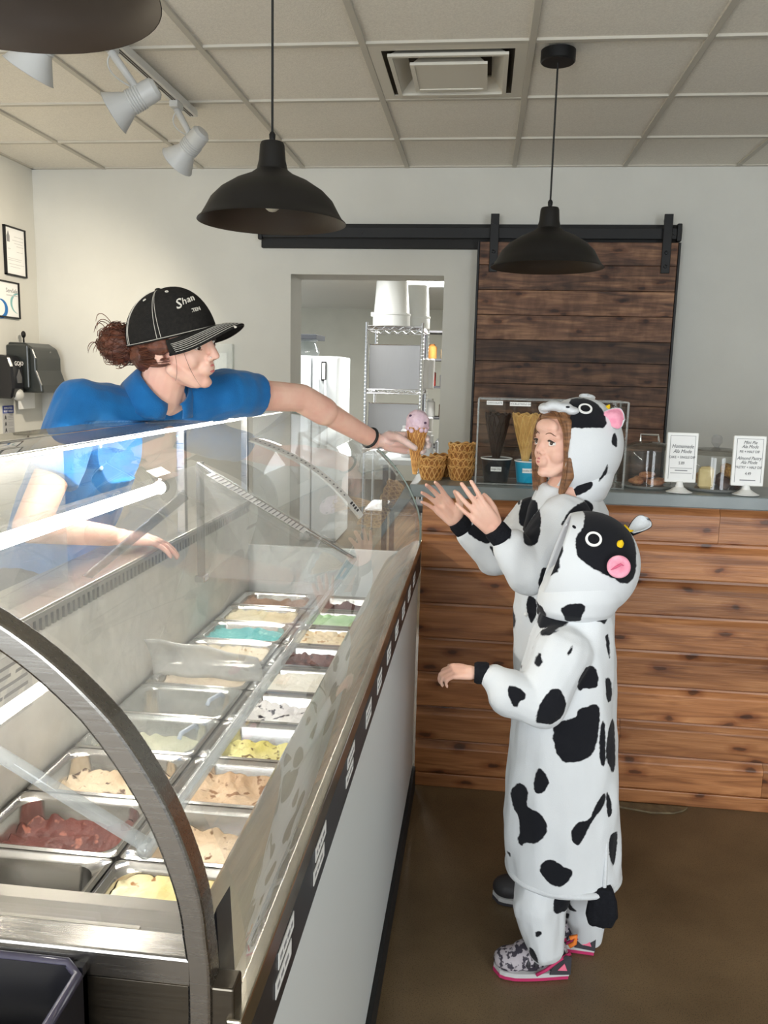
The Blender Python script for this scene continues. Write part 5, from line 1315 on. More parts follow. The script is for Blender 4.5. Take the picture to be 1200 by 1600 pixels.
for w in (.98, .88, .78, .68, .58, .48): MB().tube([brim(u, w, .003) for u in np.linspace(-.97, .97, 40)], .00055, 4).build('stitching', M_stitch, bo)
MB().ball(brim(-.18, 1.0), (.006, .004, .003), 8).build('frayed_edge', M_stitch, bo)
MB().tube([cp(2*PI*k/60, .035, .0035) for k in range(60)], .0006, 4, closed=True).build('stitching', M_stitch, cp_o)
for az in (-PI/2+.22, -PI/2-.72, PI/2-.22, PI/2+.72, PI):
    for e in (-.045, .045): MB().tube([cp(az+e*(1-.6*t), .03+1.45*t, .0036) for t in np.linspace(0, 1, 22)], .00065, 4).build('seam_stitching', M_stitch, cp_o)
for az in (-PI/2-.22, -PI/2+.80, PI/2+.22, PI/2-.80):
    c = cp(az, 1.02, .0035); nn = (c-CM @ Vector((0, 0, 0))).normalized(); q = nn.to_track_quat('Z', 'Y').to_matrix().to_4x4()
    MB().lathe([(.0015, .001), (.0035, .0015), (.0045, 0)], 14, M=Matrix.Translation(c) @ q).build('eyelet', M_stitch, cp_o)
def captext(tx, az, el, sz, sh):
    c = cp(az, el, .006); ex_ = (cp(az+.05, el, .004)-cp(az-.05, el, .004)).normalized(); ey_ = (cp(az, el+.05, .004)-cp(az, el-.05, .004)).normalized()
    ez_ = ex_.cross(ey_).normalized(); ey_ = ez_.cross(ex_)
    text('embroidery', tx, sz, M_stitch, frame(ex_, ey_, ez_, c), cp_o, shear=sh, depth=.0012, align='CENTER')
captext('S', -.72, .56, .034, .3); captext('h', -.54, .585, .024, .3); captext('a', -.39, .60, .024, .3); captext('n', -.24, .61, .024, .3)
captext('.TEN', -.34, .37, .012, .0)

# the cone in her hand
CT, CB_ = at(652, 668, Y=2.55), at(648, 741, Y=2.55)
axc = (CT-CB_).normalized(); qc = axc.to_track_quat('Z', 'Y').to_matrix().to_4x4(); hc = (CT-CB_).length
cn = thing('ice_cream_cone', 'sugar cone with one scoop of lilac ice cream in gloved hand', 'ice cream cone', CB_)
wm = waffle_mesh([(.004, 0), (.012, hc*.3), (.022, hc*.65), (.0315, hc)], 12, M_waffle, .0011, 2.2)
o = bpy.data.objects.new('cone', wm); COL.objects.link(o); o.parent = cn; o.matrix_local = qc
mb = MB(); mb.ball(CT+axc*.018, .036, 32)
for v in mb.bm.verts:
    dd = v.co-(CT+axc*.018); v.co = CT+axc*.018+dd*(1+.06*noise.noise(dd*70)+.03*noise.noise(dd*200))
for k in range(12):
    a = 2*PI*k/12; mb.ball(CT+axc*(-.004+.005*math.sin(k*2.3))+(qc.to_3x3() @ Vector((math.cos(a), math.sin(a), 0)))*.030, .008, 8)
sc = mb.build('scoop', noisy('lilac_ice_cream', lin((226, 200, 210)), lin((212, 182, 196)), scale=40, rough=.5, bump=.6, bscale=150), cn, smooth=3)
for (a, e) in ((-.80, -.05), (-2.3, .55), (.6, .2)): MB().ball(CT+axc*.018+Vector((math.cos(a)*math.cos(e), math.sin(a)*math.cos(e), math.sin(e)))*.036, (.005, .004, .004), 8).build('berry_piece', mat('berry', lin((70, 40, 70)), .4), sc, smooth=3)

# ------------------------------------------------------------------ shoes for children
def camo(name):
    m = noisy(name, lin((186, 178, 184)), lin((56, 50, 62)), scale=62, detail=3, rough=.6, lo=.49, hi=.53)
    return m
M_camo = camo('shoe_camo'); M_sole = mat('shoe_sole', lin((206, 206, 206)), .6); M_magenta = mat('shoe_magenta', lin((196, 50, 104)), .6); M_heel = mat('shoe_heel', lin((60, 58, 64)), .6); M_orange = mat('shoe_orange', lin((240, 130, 50)), .6)
def shoe(root, heel, toe_dir, L, dark=False):
    """child trainer: toe_dir in the floor plane, heel point on the floor"""
    x = Vector(toe_dir).normalized(); M = frame(x, Vector((0, 0, 1)).cross(x), (0, 0, 1), heel)
    def outl(g, w=1.): return [(L*t, sgn*w*(.026+.014*math.sin(min(1, t*1.15)*PI*.62)**1.2)*(1 if t < .8 else math.sqrt(max(0, 1-((t-.8)/.2)**2))*.92+.02)+0) for sgn, seq in ((1, np.linspace(0, 1, 16)), (-1, np.linspace(1, 0, 16))) for t in seq]
    mb = MB(); k = L/.19
    for c, r in (((.035, 0, .050), (.038, .033, .048)), ((.055, 0, .070), (.042, .032, .040)), ((.10, 0, .046), (.05, .038, .040)), ((.145, 0, .034), (.045, .038, .030))): mb.ball(M @ (Vector(c)*k), [v*k for v in r], 18, M=M.to_3x3())
    up = link('shoe', melt(mb, .0035, 4), mat('shoe_dark', (.03, .028, .03), .6) if dark else M_camo, root)
    q = outl(0)
    MB().prism(q, lambda p: M @ Vector((p[0]-.002, p[1]*1.02*k, .010)), lambda p: M @ Vector((p[0]-.002, p[1]*1.04*k, .022))).build('midsole', M_sole, up)
    MB().prism(q, lambda p: M @ Vector((p[0]-.001, p[1]*.98*k, .0)), lambda p: M @ Vector((p[0]-.001, p[1]*k, .011))).build('outsole', M_heel if dark else M_magenta, up)
    if not dark:
        for sgn in (-1, 1):
            hc_ = MB(); pts = [(-.004, .020), (.05, .020), (.042, .045), (.012, .075), (-.004, .07)]
            hc_.prism(pts, lambda p: M @ Vector((p[0], sgn*(.0345-.2*max(0, .012-p[0]))*k, p[1]*k)), lambda p: M @ Vector((p[0], sgn*(.0375-.2*max(0, .012-p[0]))*k, p[1]*k))).build('heel_counter', M_heel, up)
            MB().tube([M @ (Vector((a, sgn*b, c))*k) for a, b, c in ((-.002, .025, .074), (.03, .038, .062), (.06, .040, .036), (.085, .042, .022))], .0045, 6).build('side_piping', M_magenta, up, smooth=3)
            MB().prism([(.006, .034), (.030, .034), (.014, .054)], lambda p: M @ Vector((p[0], sgn*.0372*k, p[1]*k)), lambda p: M @ Vector((p[0], sgn*.0386*k, p[1]*k))).build('side_emblem', mat('emblem_pink', lin((246, 120, 150)), .6), up)
        MB().tube([M @ (Vector(p)*k) for p in ((-.004, 0, .075), (-.018, 0, .085), (-.020, 0, .105), (-.004, 0, .098))], .006, 6).build('pull_tab', M_orange, up, smooth=3)
        for t in (.085, .105): MB().tube([M @ (Vector((t, .034*math.cos(a), .04+.034*math.sin(a)))*k) for a in np.linspace(0, PI, 12)], .007, 6).build('strap', M_heel, up, smooth=3)
        MB().tube([M @ (Vector((.112, .039*math.cos(a), .036+.033*math.sin(a)))*k) for a in np.linspace(2.6, PI, 5)], .0055, 6).build('strap_tip', M_orange, up, smooth=3)
    return up

# ------------------------------------------------------------------ the smaller child
K2 = thing('person', 'smaller child in a hooded cow onesie and pink trainers, back half turned', 'person', (.235, 1.98, 0))
KY2 = 1.985
def sec(pxl, pxr, py, Yc, ry, dy=0.):
    a, b = at(pxl, py, Y=Yc), at(pxr, py, Y=Yc); return ((a.x+b.x)/2, Yc+dy, (a.z+b.z)/2, (b.x-a.x)/2, ry)
ob = MB()
loft(ob, [sec(850, 950, 948, KY2, .070), sec(842, 956, 965, KY2, .088), sec(828, 960, 1000, KY2, .108), sec(814, 962, 1050, KY2, .118), sec(803, 963, 1110, KY2, .120), sec(790, 965, 1200, KY2, .122), sec(785, 967, 1275, KY2, .124), sec(788, 968, 1328, KY2, .126), sec(791, 969, 1352, KY2, .126), sec(796, 966, 1361, KY2, .122)], 40, 2.3)
SH2 = at(878, 1020, Y=1.90); E2 = at(842, 1100, Y=1.862); W2 = at(764, 1052, Y=1.852)
chain(ob, [SH2, E2, at(798, 1082, Y=1.85), at(772, 1058, Y=1.85)], [.072, .060, .056, .034])
E2b = Vector((.245, 2.11, .72)); W2b = Vector((.215, 2.10, .60)); chain(ob, [Vector((.23, 2.07, .93)), E2b, W2b], [.07, .055, .03])
lg = MB()
def pant(ob, top, knee, ank, r0=.085, r1=.07, r2=.055): chain(ob, [top, knee, ank], [r0, r1, r2])
NA, FA = at(850, 1490, Y=1.90), at(915, 1462, Y=2.075)
pant(lg, at(858, 1352, Y=1.965), at(842, 1410, Y=1.925), at(853, 1478, Y=1.905), .078, .068, .046)
pant(lg, at(905, 1352, Y=2.03), at(912, 1412, Y=2.055), at(917, 1455, Y=2.075), .078, .060, .042)
on2 = link('onesie', melt(ob, .0048, 4, disp=folds(.0095, 13, 2)), M_cow, K2)
ol2 = link('onesie_legs', melt(lg, .0048, 4, disp=folds(.008, 20, 6)), M_cow, on2)
he = sec(791, 969, 1352, KY2, .126)
MB().tube([(he[0]+(he[3]-.004)*math.copysign(abs(math.cos(a))**(2/2.3), math.cos(a)), he[1]+(he[4]-.004)*math.copysign(abs(math.sin(a))**(2/2.3), math.sin(a)), he[2]-.004) for a in [2*PI*k/60 for k in range(60)]], .0085, 8, closed=True).build('hem', M_fleecewhite, on2, smooth=3)
Y2n = 1.90
def q2(ox, oy, sc): return lambda *pts: pxpoly(pts, Y2n, ox, oy, sc)
A_ = q2(770, 1120, 3.636); B_ = q2(740, 960, 5.0)
near2 = [A_((330, 60), (420, -30), (600, -40), (590, 120), (560, 190), (470, 225), (390, 225), (350, 160)), A_((255, 245), (310, 310), (315, 350), (265, 410), (220, 390)), A_((150, 370), (205, 400), (185, 500), (260, 500), (300, 560), (300, 620), (240, 680), (180, 700), (165, 725), (138, 715), (160, 600), (110, 520), (100, 450)),
  A_((480, 550), (540, 550), (570, 480), (610, 420), (640, 420), (635, 480), (560, 550), (510, 640), (480, 688), (440, 660), (432, 600)), A_((270, 775), (330, 760), (385, 795), (450, 815), (430, 870), (370, 912), (310, 890), (260, 840)),
  A_((640, 400), (675, 480), (678, 565), (645, 560)), A_((660, 680), (690, 660), (722, 690), (712, 800), (690, 880), (655, 780)), A_((340, 990), (420, 1000), (560, 960), (650, 935), (560, 1040), (500, 1085), (440, 1108), (336, 1085)), A_((230, 1150), (280, 1155), (240, 1200)), A_((450, 1150), (470, 1220), (510, 1240), (450, 1260)), A_((205, 1255), (250, 1300), (255, 1370), (200, 1330)), A_((400, 1360), (460, 1270), (460, 1330)),
  A_((600, 120), (612, 0), (636, 20), (638, 280), (600, 240)), A_((660, 60), (695, 30), (712, 120), (705, 330), (680, 330), (640, 220), (640, 160)), A_((70, 90), (80, 120), (60, 150)), A_((75, 810), (105, 800), (105, 840)),
  B_((520, 130), (560, 20), (780, 20), (740, 80), (640, 105), (580, 130), (510, 155)), B_((490, 260), (515, 250), (515, 290), (535, 300), (490, 345), (460, 335)), B_((755, 165), (750, 220), (695, 258), (720, 215)), B_((835, 380), (880, 355), (960, 405), (970, 530), (930, 555), (850, 540), (815, 575), (785, 490)),
  B_((580, 480), (640, 470), (690, 540), (700, 620), (670, 700), (580, 750), (540, 735), (465, 735), (470, 650), (510, 560)), B_((260, 425), (390, 490), (390, 540), (350, 545), (325, 610), (280, 560), (258, 490)), B_((915, 40), (960, 10), (1085, 5), (1075, 50), (1030, 95), (990, 70)), B_((1020, 490), (1060, 500), (1090, 560), (1095, 710), (1040, 690)), B_((1030, 180), (1070, 170), (1075, 380), (1050, 320)), B_((800, 700), (830, 690), (980, 660), (975, 900), (900, 1020), (700, 1060), (620, 900), (610, 850), (660, 780), (790, 780))]
far2 = [smooth_poly([(x+dx, z) for x, z in ((cx-.04, cz-.05), (cx+.05, cz-.04), (cx+.045, cz+.05), (cx-.03, cz+.06))]) for cx, cz, dx in ((.18, .5, 0), (.30, .62, 0), (.2, .75, .03), (.31, .42, 0), (.17, .88, 0), (.32, .86, 0), (.2, .2, 0))]
paint_cow(on2, near2, far2, 1); paint_cow(ol2, near2, far2, 1)
# cuff, hands, head
HM2 = lookframe((-.97, .12, .12), (0, 0, 1), at(915, 884, Y=1.99)+Vector((.020, .004, -.012))); 
b2 = MB(); head_shapes(b2, HM2, .86, kid=True); cap_pts(b2, HM2 @ Vector((-.02, 0, -.03)), Vector((.235, 1.985, .90)), .042, .05)
cap_pts(b2, (.235, 1.985, .90), (.235, 1.985, .45), .07, .07); chain(b2, [Vector((.235, 1.93, .90)), E2, W2], [.04, .03, .02]); chain(b2, [Vector((.235, 2.05, .90)), E2b, W2b+Vector((-.02, 0, 0))], [.04, .03, .02])
chain(b2, [Vector((.22, 1.94, .45)), at(845, 1430, Y=1.93), at(853, 1474, Y=1.908)], [.05, .035, .03]); chain(b2, [Vector((.26, 2.04, .45)), at(912, 1425, Y=2.06), at(917, 1456, Y=2.07)], [.05, .035, .03])
hx2 = Vector((-.97, -.02, -.02)).normalized(); hz2 = Vector((.0, -.35, .94)); hz2 = (hz2-hx2*hz2.dot(hx2)).normalized(); hy2 = hz2.cross(hx2)
H2 = frame(hx2, -hy2, hz2, W2+hx2*.036); hand_shapes(b2, H2, .56, curl=(32, 44, 30), spread=.06, fat=1.15)
hand_shapes(b2, frame((0, 0, -1), (-1, 0, 0), (0, 1, 0), W2b+Vector((0, 0, -.03))), .56, curl=(26, 34, 24), spread=.08, fat=1.12)
link('body', melt(b2, .0034, 3), M_skinK, K2)
face_parts(K2, HM2, .86, None, mat('brow_brown', lin((110, 78, 56)), .8), skinm=M_skinK, kid=True)
def cuff(root, c, d, r=.024, w=.032, m=None):
    d = Vector(d).normalized(); u = d.orthogonal().normalized(); v = d.cross(u); rows = []
    for t, rr_ in ((-w/2, r*1.02), (-w*.3, r*1.12), (w*.3, r*1.1), (w/2, r*.96)): rows.append([Vector(c)+d*t+(u*math.cos(2*PI*k/24)+v*math.sin(2*PI*k/24))*rr_*(1+.02*math.sin(k*6)) for k in range(24)])
    mb = MB(); rr2 = [mb.ring(r_) for r_ in rows]
    for i in range(3): mb.bridge(rr2[i], rr2[i+1])
    mb.cap(rr2[0], True); mb.cap(rr2[-1])
    return mb.build('cuff', m or M_fleeceblack, root, smooth=1.)
cuff(K2, W2+hx2*.017, hx2, .0235, .034); cuff(K2, W2b, (0, 0, -1), .023, .034)
shoe(K2, at(889, 1528, Z=0.002)+Vector((-.006, .02, 0)), (-.985, -.10, 0), .19); shoe(K2, at(934, 1496, Z=.002)+Vector((-.006, .03, 0)), (-.97, .20, 0), .19)
# hood
def hoodset(root, H0, fwd, up, rad, phimax, near, far, Yn, ears, horns, eyes, nostrils):
    hm = hood_mesh(H0, fwd, up, rad, phimax); o = hm.build('hood', M_cow, root, smooth=3); paint_cow(o, near, far, 0)
    solidify(o, .006, 1); return o
F2 = Vector((-.95, .06, .30)); H02 = at(915, 882, Y=1.99)
def pm2(th):
    return math.radians(127)
D_ = lambda *p: pxpoly(p, 1.90, 820, 790, 5.4545)
hn2 = [D_((545, 90), (700, 105), (800, 125), (860, 200), (930, 280), (960, 400), (945, 600), (880, 672), (800, 650), (745, 605), (665, 570), (540, 500), (440, 430), (430, 290), (500, 230), (530, 170)), D_((290, 300), (350, 380), (300, 460), (310, 540), (250, 600), (150, 650), (210, 440)), D_((290, 870), (390, 815), (460, 810), (520, 835), (475, 935), (480, 990), (345, 990), (335, 945)), D_((95, 905), (150, 890), (190, 945), (200, 990), (100, 990))]
hf2 = [pxpoly(p, 1.99, 820, 790, 5.4545) for p in ([(545, 60), (960, 100), (1000, 400), (945, 650), (745, 605), (540, 500), (430, 290)],)]
hd2 = hoodset(K2, H02, F2, (0, 0, 1), (.121, .112, .124), pm2, hn2, hf2, 1.9, None, None, None, None)
# drape of the hood round neck and shoulders
dr = MB(); loft(dr, [sec(842, 952, 958, KY2, .082), sec(838, 962, 946, KY2, .10), sec(842, 975, 925, KY2, .110), sec(855, 985, 900, KY2, .108), sec(875, 985, 880, KY2, .09)], 40, 2.2)
do = link('hood_drape', melt(dr, .0048, 4), M_cow, hd2); do.data.transform(Matrix.Translation(wloc(hd2)-wloc(hd2)))
paint_cow(do, hn2, [], 0)
def plush(root, name, pts, rs, m, flat=None, m2=None):
    mb = MB(); chain(mb, pts, rs, 14); me = melt(mb, .003, 3); o = link(name, me, m, root); return o
def ear(root, base, tip, nrm, r, outer, inner):
    """plush ear: rounded leaf, cupped inside"""
    base, tip = Vector(base), Vector(tip); x = (tip-base); L = x.length; x.normalize(); z = Vector(nrm); z = (z-x*z.dot(x)).normalized(); y = z.cross(x); M = frame(x, y, z, base)
    def lf(t): return r*(.42+.58*math.sin(min(1, t*1.12)*PI*.60))*(1 if t < .72 else math.sqrt(max(0, 1-((t-.72)/.28)**2)))
    o = None
    for nm, m, sg, th in (('hood_ear', outer, -1, .016), ('ear_lining', inner, 1, .006)):
        mb = MB(); rows = []
        for i in range(17):
            t = i/16; w = lf(t); rows.append([M @ Vector((L*t, w*q, sg*(th*(1-q*q)*(1-t**4))-.012*(1-q*q)*math.sin(t*PI)*(1 if sg > 0 else 0)+.006*q*q)) for q in np.linspace(-1, 1, 13)])
        mb.sheet(rows); p = mb.build(nm, m, o if o else root, smooth=3)
        if o is None: o = p
        solidify(p, .004, 0)
    return o
def sphpt(px, py, H0, fwd, up, rad, off=.0):
    """point of the hood surface seen from the near side at a photo pixel"""
    x = Vector(fwd).normalized(); y = Vector(up).cross(x).normalized(); z = x.cross(y); R_ = Matrix((x, y, z))
    d = (at(px, py, Y=2)-EYE).normalized(); o = R_ @ (EYE-Vector(H0)); dd = R_ @ d
    s = Vector((1/(rad[0]+off), 1/(rad[1]+off), 1/(rad[2]+off))); o = Vector((o.x*s.x, o.y*s.y, o.z*s.z)); dd = Vector((dd.x*s.x, dd.y*s.y, dd.z*s.z))
    a, b, c = dd.dot(dd), 2*o.dot(dd), o.dot(o)-1; disc = max(0, b*b-4*a*c); t = (-b-math.sqrt(disc))/(2*a); p = EYE+d*t
    n = R_.transposed() @ Vector(((R_ @ (p-Vector(H0))).x/rad[0]**2, (R_ @ (p-Vector(H0))).y/rad[1]**2, (R_ @ (p-Vector(H0))).z/rad[2]**2)); return p, n.normalized()
def felt_eye(root, p, n, r, stretch=1.12):
    q = n.to_track_quat('Z', 'Y').to_matrix().to_4x4(); M = Matrix.Translation(p+n*.006) @ q
    e = MB().lathe([(r*.70, .0004), (r*.72, .0016), (r, .0016), (r*1.02, -.002)], 30, M=M).build('hood_eye', mat('felt_white', lin((240, 240, 238)), .9), root, smooth=.7)
    MB().lathe([(.0005, .0012), (r*.71, .0010)], 30, M=M).build('pupil', M_fleeceblack, e)
    return e
A2 = (H02, F2, (0, 0, 1), (.121, .112, .124))
p, n = sphpt(927, 844, *A2); felt_eye(hd2, p, n, .0185)
p, n = sphpt(898, 826, *A2); q = n.to_track_quat('Z', 'Y').to_matrix(); MB().ball(p+n*.006, (.0035, .007, .002), 10, M=q @ Matrix.Rotation(.9, 3, 'Z')).build('hood_nostril', M_fleeceblack, hd2, smooth=3)
p, n = sphpt(966, 853, *A2); MB().lathe([(.0085, 0), (.0075, .009), (.001, .016)], 14, M=Matrix.Translation(p+n*.004) @ n.lerp(Vector((0, 0, 1)), .5).to_track_quat('Z', 'Y').to_matrix().to_4x4()).build('hood_horn', M_yellow, hd2, smooth=3)
p, n = sphpt(957, 882, *A2)
# the near ear, seen into: a round pink cup
q = Vector((-.25, -1, .05)).normalized(); M = Matrix.Translation(p+n*.020+Vector((.004, -.004, -.002))) @ q.to_track_quat('Z', 'Y').to_matrix().to_4x4()
e2 = MB().lathe([(.001, -.012), (.012, -.010), (.021, -.004), (.0255, .004), (.026, .009), (.022, .013), (.015, .010), (.007, .004), (.001, .001)], 30, M=M).build('ear_cup', M_pink, hd2, smooth=3)
MB().tube([M @ Vector((-.016, -.008, .0135)), M @ Vector((-.006, -.002, .008)), M @ Vector((.004, .006, .008)), M @ Vector((.010, .004, .011))], [.001, .0026, .0026, .001], 6).build('ear_fold', mat('deep_pink', lin((206, 96, 128)), .9), e2, smooth=3)
pf = at(985, 832, Y=2.06); ear(hd2, pf, at(1012, 812, Y=2.10), (0, -.75, .65), .021, M_fleeceblack, M_fleecewhite)
MB().tube([at(974, 822, Y=2.0), at(984, 830, Y=1.995), at(989, 829, Y=2.0)], [.006, .004, .002], 8).build('hood_horn', M_yellow, hd2, smooth=3)
MB().tube([at(886, 818, Y=1.93)+Vector((0, 0, 0)), at(884, 822, Y=1.93)], .001, 5).build('hood_seam', M_fleecewhite, hd2)
# tail
tlr = MB().tube(bez(at(947, 1290, Y=1.905), at(948, 1330, Y=1.89), at(946, 1360, Y=1.885), at(944, 1392, Y=1.885), 10), .005, 8).build('tail', M_fleecewhite, K2, smooth=3)
tb = MB(); loft(tb, [(at(944, 1386, Y=1.885).x, 1.885, at(944, 1386, Y=1.885).z, .020, .016), (at(943, 1405, Y=1.885).x, 1.885, at(943, 1405, Y=1.885).z, .034, .018), (at(941, 1432, Y=1.885).x, 1.885, at(941, 1432, Y=1.885).z, .038, .018), (at(938, 1446, Y=1.885).x, 1.885, at(938, 1446, Y=1.885).z, .028, .012)], 20, 3.)
link('tail_tuft', melt(tb, .004, 2, disp=folds(.004, 60, 9)), M_fleeceblack, tlr)
tlr.parent = K2

# ------------------------------------------------------------------ the taller child
K1 = thing('person', 'taller child in a hooded cow onesie reaching both hands towards the cone', 'person', (.28, 2.34, 0))
KY1 = 2.36; F1 = Vector((-.80, -.60, .04))
HM1 = lookframe(F1, (.03, 0, 1), at(881, 697, Y=2.33)); S1_ = .90
NB1 = Vector((at(893, 775, Y=2.35).x, 2.35, at(893, 775, Y=2.35).z))
o1 = MB()
loft(o1, [sec(848, 925, 758, KY1-.01, .062), sec(838, 938, 772, KY1, .088), sec(826, 950, 796, KY1, .108), sec(816, 955, 830, KY1, .120), sec(806, 958, 880, KY1, .125), sec(800, 960, 960, KY1, .128), sec(800, 962, 1060, KY1, .13), sec(800, 962, 1180, KY1, .13), sec(806, 958, 1260, KY1, .12), sec(820, 945, 1275, KY1, .10)], 40, 2.3)
SN, EN, WN = at(880, 818, Y=2.25), at(828, 892, Y=2.16), at(781, 836, Y=2.14)
SF, EF, WF = at(838, 812, Y=2.46), at(775, 872, Y=2.42), at(722, 823, Y=2.38)
chain(o1, [SN, EN, EN.lerp(WN, .62)], [.078, .064, .048]); chain(o1, [SF, EF, EF.lerp(WF, .78)], [.07, .056, .040])
for (x, y) in ((.24, 2.27), (.30, 2.45)): chain(o1, [Vector((x+.01, y, .42)), Vector((x, y, .22)), Vector((x, y, .12))], [.095, .07, .055])
on1 = link('onesie', melt(o1, .0048, 4, disp=folds(.010, 13, 7)), M_cow, K1)
Q_ = lambda *p: pxpoly(p, 2.2, 640, 600, 3.0)
near1 = [Q_((510, 540), (525, 540), (545, 600), (530, 640), (515, 600)), Q_((565, 590), (610, 572), (618, 640), (590, 740), (530, 725), (525, 690), (540, 620)), Q_((255, 740), (300, 700), (350, 690), (385, 770), (375, 810), (320, 785)), Q_((370, 800), (440, 865), (448, 900), (400, 870)), Q_((415, 650), (440, 640), (480, 690), (450, 700)), Q_((610, 820), (640, 830), (640, 930), (600, 940), (590, 890)), Q_((705, 645), (760, 575), (840, 555), (882, 590), (872, 622), (820, 612), (740, 618), (708, 662)), Q_((480, 960), (512, 985), (512, 1005), (480, 1010)), Q_((562, 1012), (600, 1030), (602, 1100), (575, 1160), (550, 1090)), Q_((480, 1110), (505, 1140), (500, 1210), (480, 1230)), Q_((560, 1240), (600, 1230), (640, 1300), (600, 1360), (550, 1310)), Q_((900, 700), (960, 720), (950, 900), (900, 840)), Q_((500, 1500), (600, 1480), (620, 1600), (520, 1620)), Q_((700, 1300), (800, 1290), (820, 1400), (720, 1450)), Q_((700, 1650), (800, 1640), (820, 1750), (720, 1800))]
far1 = [smooth_poly([(cx-.05, cz-.05), (cx+.05, cz-.045), (cx+.05, cz+.05), (cx-.04, cz+.06)]) for cx, cz in ((.2, .5), (.33, .66), (.2, .82), (.34, .95), (.22, 1.08), (.3, .3), (.02, 1.02))]
paint_cow(on1, near1, far1, 2)
b1 = MB(); head_shapes(b1, HM1, S1_, kid=True); cap_pts(b1, HM1 @ Vector((-.02, 0, -.03)), NB1, .044, .052); cap_pts(b1, NB1, (.28, KY1, .55), .08, .09)
chain(b1, [NB1-Vector((0, .06, .04)), EN, WN], [.045, .034, .024]); chain(b1, [NB1-Vector((0, -.06, .04)), EF, WF], [.045, .034, .024])
for (x, y) in ((.24, 2.27), (.30, 2.45)): chain(b1, [Vector((.28, KY1, .55)), Vector((x, y, .2)), Vector((x, y, .06))], [.07, .045, .032])
# near hand: back towards the photographer; far hand: open palm
nx = (at(722, 772, Y=2.09)-at(772, 828, Y=2.13)).normalized(); nz = Vector((-.15, -1, .15)); nz = (nz-nx*nz.dot(nx)).normalized(); ny = nx.cross(nz)
if ny.z < 0: ny = -ny
HN = frame(nx, ny, nz, WN+nx*.022)
fx_ = (at(664, 748, Y=2.34)-at(722, 812, Y=2.37)).normalized(); fz = Vector((.25, 1, -.1)); fz = (fz-fx_*fz.dot(fx_)).normalized(); fy = fz.cross(fx_)
if fy.z < 0: fy = -fy
HF = frame(fx_, fy, fz, WF+fx_*.022)
hand_shapes(b1, HN, .80, curl=(10, 14, 10), spread=.13, thumb=((.05, .040, -.030), (.075, .044, -.045), (.095, .042, -.055)))
hand_shapes(b1, HF, .82, curl=(12, 16, 12), spread=.15, thumb=((.05, .055, -.014), (.078, .068, -.02), (.098, .072, -.024)))
link('body', melt(b1, .003, 7), M_skinK, K1)
face_parts(K1, HM1, S1_, None, mat('brow_brown'), gaze=(.35, .05), skinm=M_skinK, kid=True)
cuff(K1, WN+nx*.004, nx, .0285, .05); cuff(K1, WF+fx_*.002, fx_, .028, .045)
for z in (.0,): pass
for py in (848, 905, 960): MB().ball(at(838 if py < 870 else 822, py, Y=2.24), (.006, .004, .006), 10).build('onesie_button', M_white, K1, smooth=3)
# hair
M_brown = noisy('brown_hair', lin((104, 70, 46)), lin((150, 106, 70)), scale=24, stretch=(1, 1, 5), rough=.42, bump=.35, bscale=140, spec=.45)
hb1 = MB(); Ek = lambda c, r: hb1.ball(HM1 @ (Vector(c)*S1_), [v*S1_ for v in r], 20, M=HM1.to_3x3())
Ek((-.028, 0, .050), (.090, .078, .074)); Ek((.040, -.012, .084), (.034, .050, .020)); Ek((-.03, 0, -.02), (.06, .080, .06))
chain(hb1, [HM1 @ (Vector(v)*S1_) for v in ((.046, .054, .075), (.044, .066, .03), (.034, .072, -.03), (.030, .066, -.08), (.040, .054, -.135))], [.014, .016, .019, .018, .010])
chain(hb1, [HM1 @ (Vector(v)*S1_) for v in ((.032, -.066, .055), (.030, -.071, 0), (.020, -.068, -.06), (.022, -.055, -.125))], [.016, .018, .019, .010])
h1 = link('hair', melt(hb1, .0035, 5), M_brown, K1)
rg = random.Random(4); cv_ = []
for k in range(360):
    q = 1 if k % 3 else -1; y0 = rg.uniform(-.005, .05)*q; e = rg.uniform(-.011, .011)
    cv_.append([HM1 @ (Vector(p)*S1_) for p in bez((.052+rg.uniform(-.03, .010), y0, .104), (.062+e, (.068+e)*q, .070), (.040+e, (.084+e)*q, -.04), (.036+e*1.3, (.056+e)*q, -.105-rg.uniform(0, .045)), 14)])
strands('hair_strands', M_brown, h1, cv_, .0014)
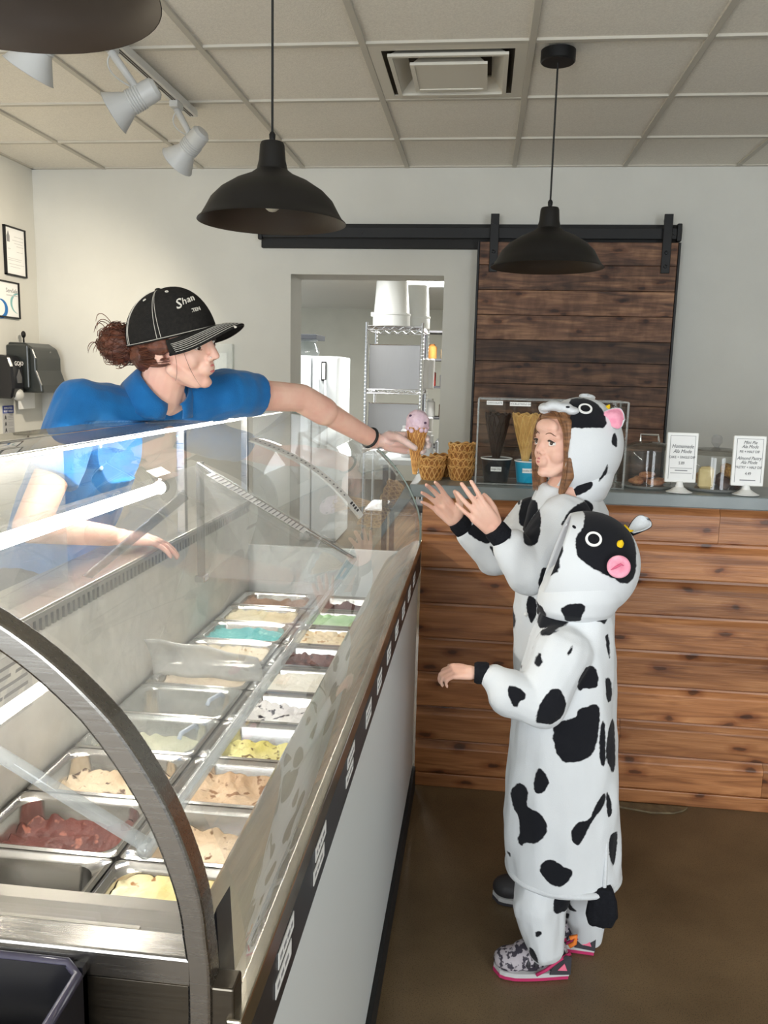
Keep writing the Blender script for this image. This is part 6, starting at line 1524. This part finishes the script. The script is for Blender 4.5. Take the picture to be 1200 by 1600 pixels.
# hood
H01 = at(903, 698, Y=2.355); FH = Vector((-.98, -.16, .10)); R1 = (.118, .112, .132)
def pm1(th):
    c = math.cos(th); return math.radians(116+(30*c**3 if c > 0 else 0))
W_ = lambda *p: pxpoly(p, 2.28, 780, 610, 5.4545)
hn1 = [W_((545, 380), (560, 250), (620, 95), (700, 80), (820, 110), (890, 190), (910, 330), (740, 318), (690, 325), (615, 318)), W_((300, 200), (340, 120), (420, 150), (480, 165), (560, 240), (550, 380), (480, 300), (400, 200)), W_((905, 610), (918, 650), (900, 720), (835, 790), (860, 710)), W_((545, 930), (580, 880), (690, 790), (790, 768), (795, 820), (720, 870), (600, 920)), W_((985, 360), (1000, 500), (930, 450), (945, 380))]
hd1 = hoodset(K1, H01, FH, (.0, 0, 1), R1, pm1, hn1, [pxpoly([(500, 60), (1000, 100), (1000, 420), (740, 380), (545, 380)], 2.36, 780, 610, 5.4545)], 2.28, None, None, None, None)
d1 = MB(); loft(d1, [sec(868, 932, 786, KY1, .075), sec(862, 946, 774, KY1, .088), sec(872, 955, 755, KY1, .094), sec(882, 962, 730, KY1, .090)], 36, 2.2)
dd1 = link('hood_drape', melt(d1, .0045, 4), M_cow, hd1); paint_cow(dd1, hn1, [], 0)
# white muzzle over the forehead
mz = MB(); 
for px, py, r in ((852, 637, .020), (865, 634, .026), (880, 637, .027), (893, 642, .022)):
    p = at(px, py, Y=2.285); mz.ball(p, (r, .030, r*.55), 16)
cap_pts(mz, at(850, 638, Y=2.32), at(892, 642, Y=2.34), .016, .022)
muz = link('hood_muzzle', melt(mz, .0035, 6), M_fleecewhite, hd1)
MB().ball(at(887, 636, Y=2.258), (.006, .003, .0028), 10).build('hood_nostril', M_fleeceblack, muz, smooth=3)
A1 = (H01, FH, (0, 0, 1), R1)
p, n = sphpt(914, 641, *A1); felt_eye(hd1, p, n, .0185)
p, n = sphpt(944, 650, *A1); b_ = p+n*.002; t_ = at(976, 655, Y=p.y-.03); ear(hd1, b_, t_, (-.2, -.9, -.25), .028, M_fleecewhite, M_pink)
MB().lathe([(.007, 0), (.006, .008), (.001, .014)], 12, M=Matrix.Translation(at(948, 639, Y=2.33)) @ Vector((.5, 0, .8)).to_track_quat('Z', 'Y').to_matrix().to_4x4()).build('hood_horn', M_yellow, hd1, smooth=3)
ear(hd1, at(915, 632, Y=2.46), at(918, 618, Y=2.50), (0, -.6, .7), .022, M_fleecewhite, M_fleecewhite)
for (x, y) in ((.24, 2.27), (.30, 2.45)): shoe(K1, Vector((x+.06, y, .002)), (-.98, -.08, 0), .21, dark=True)
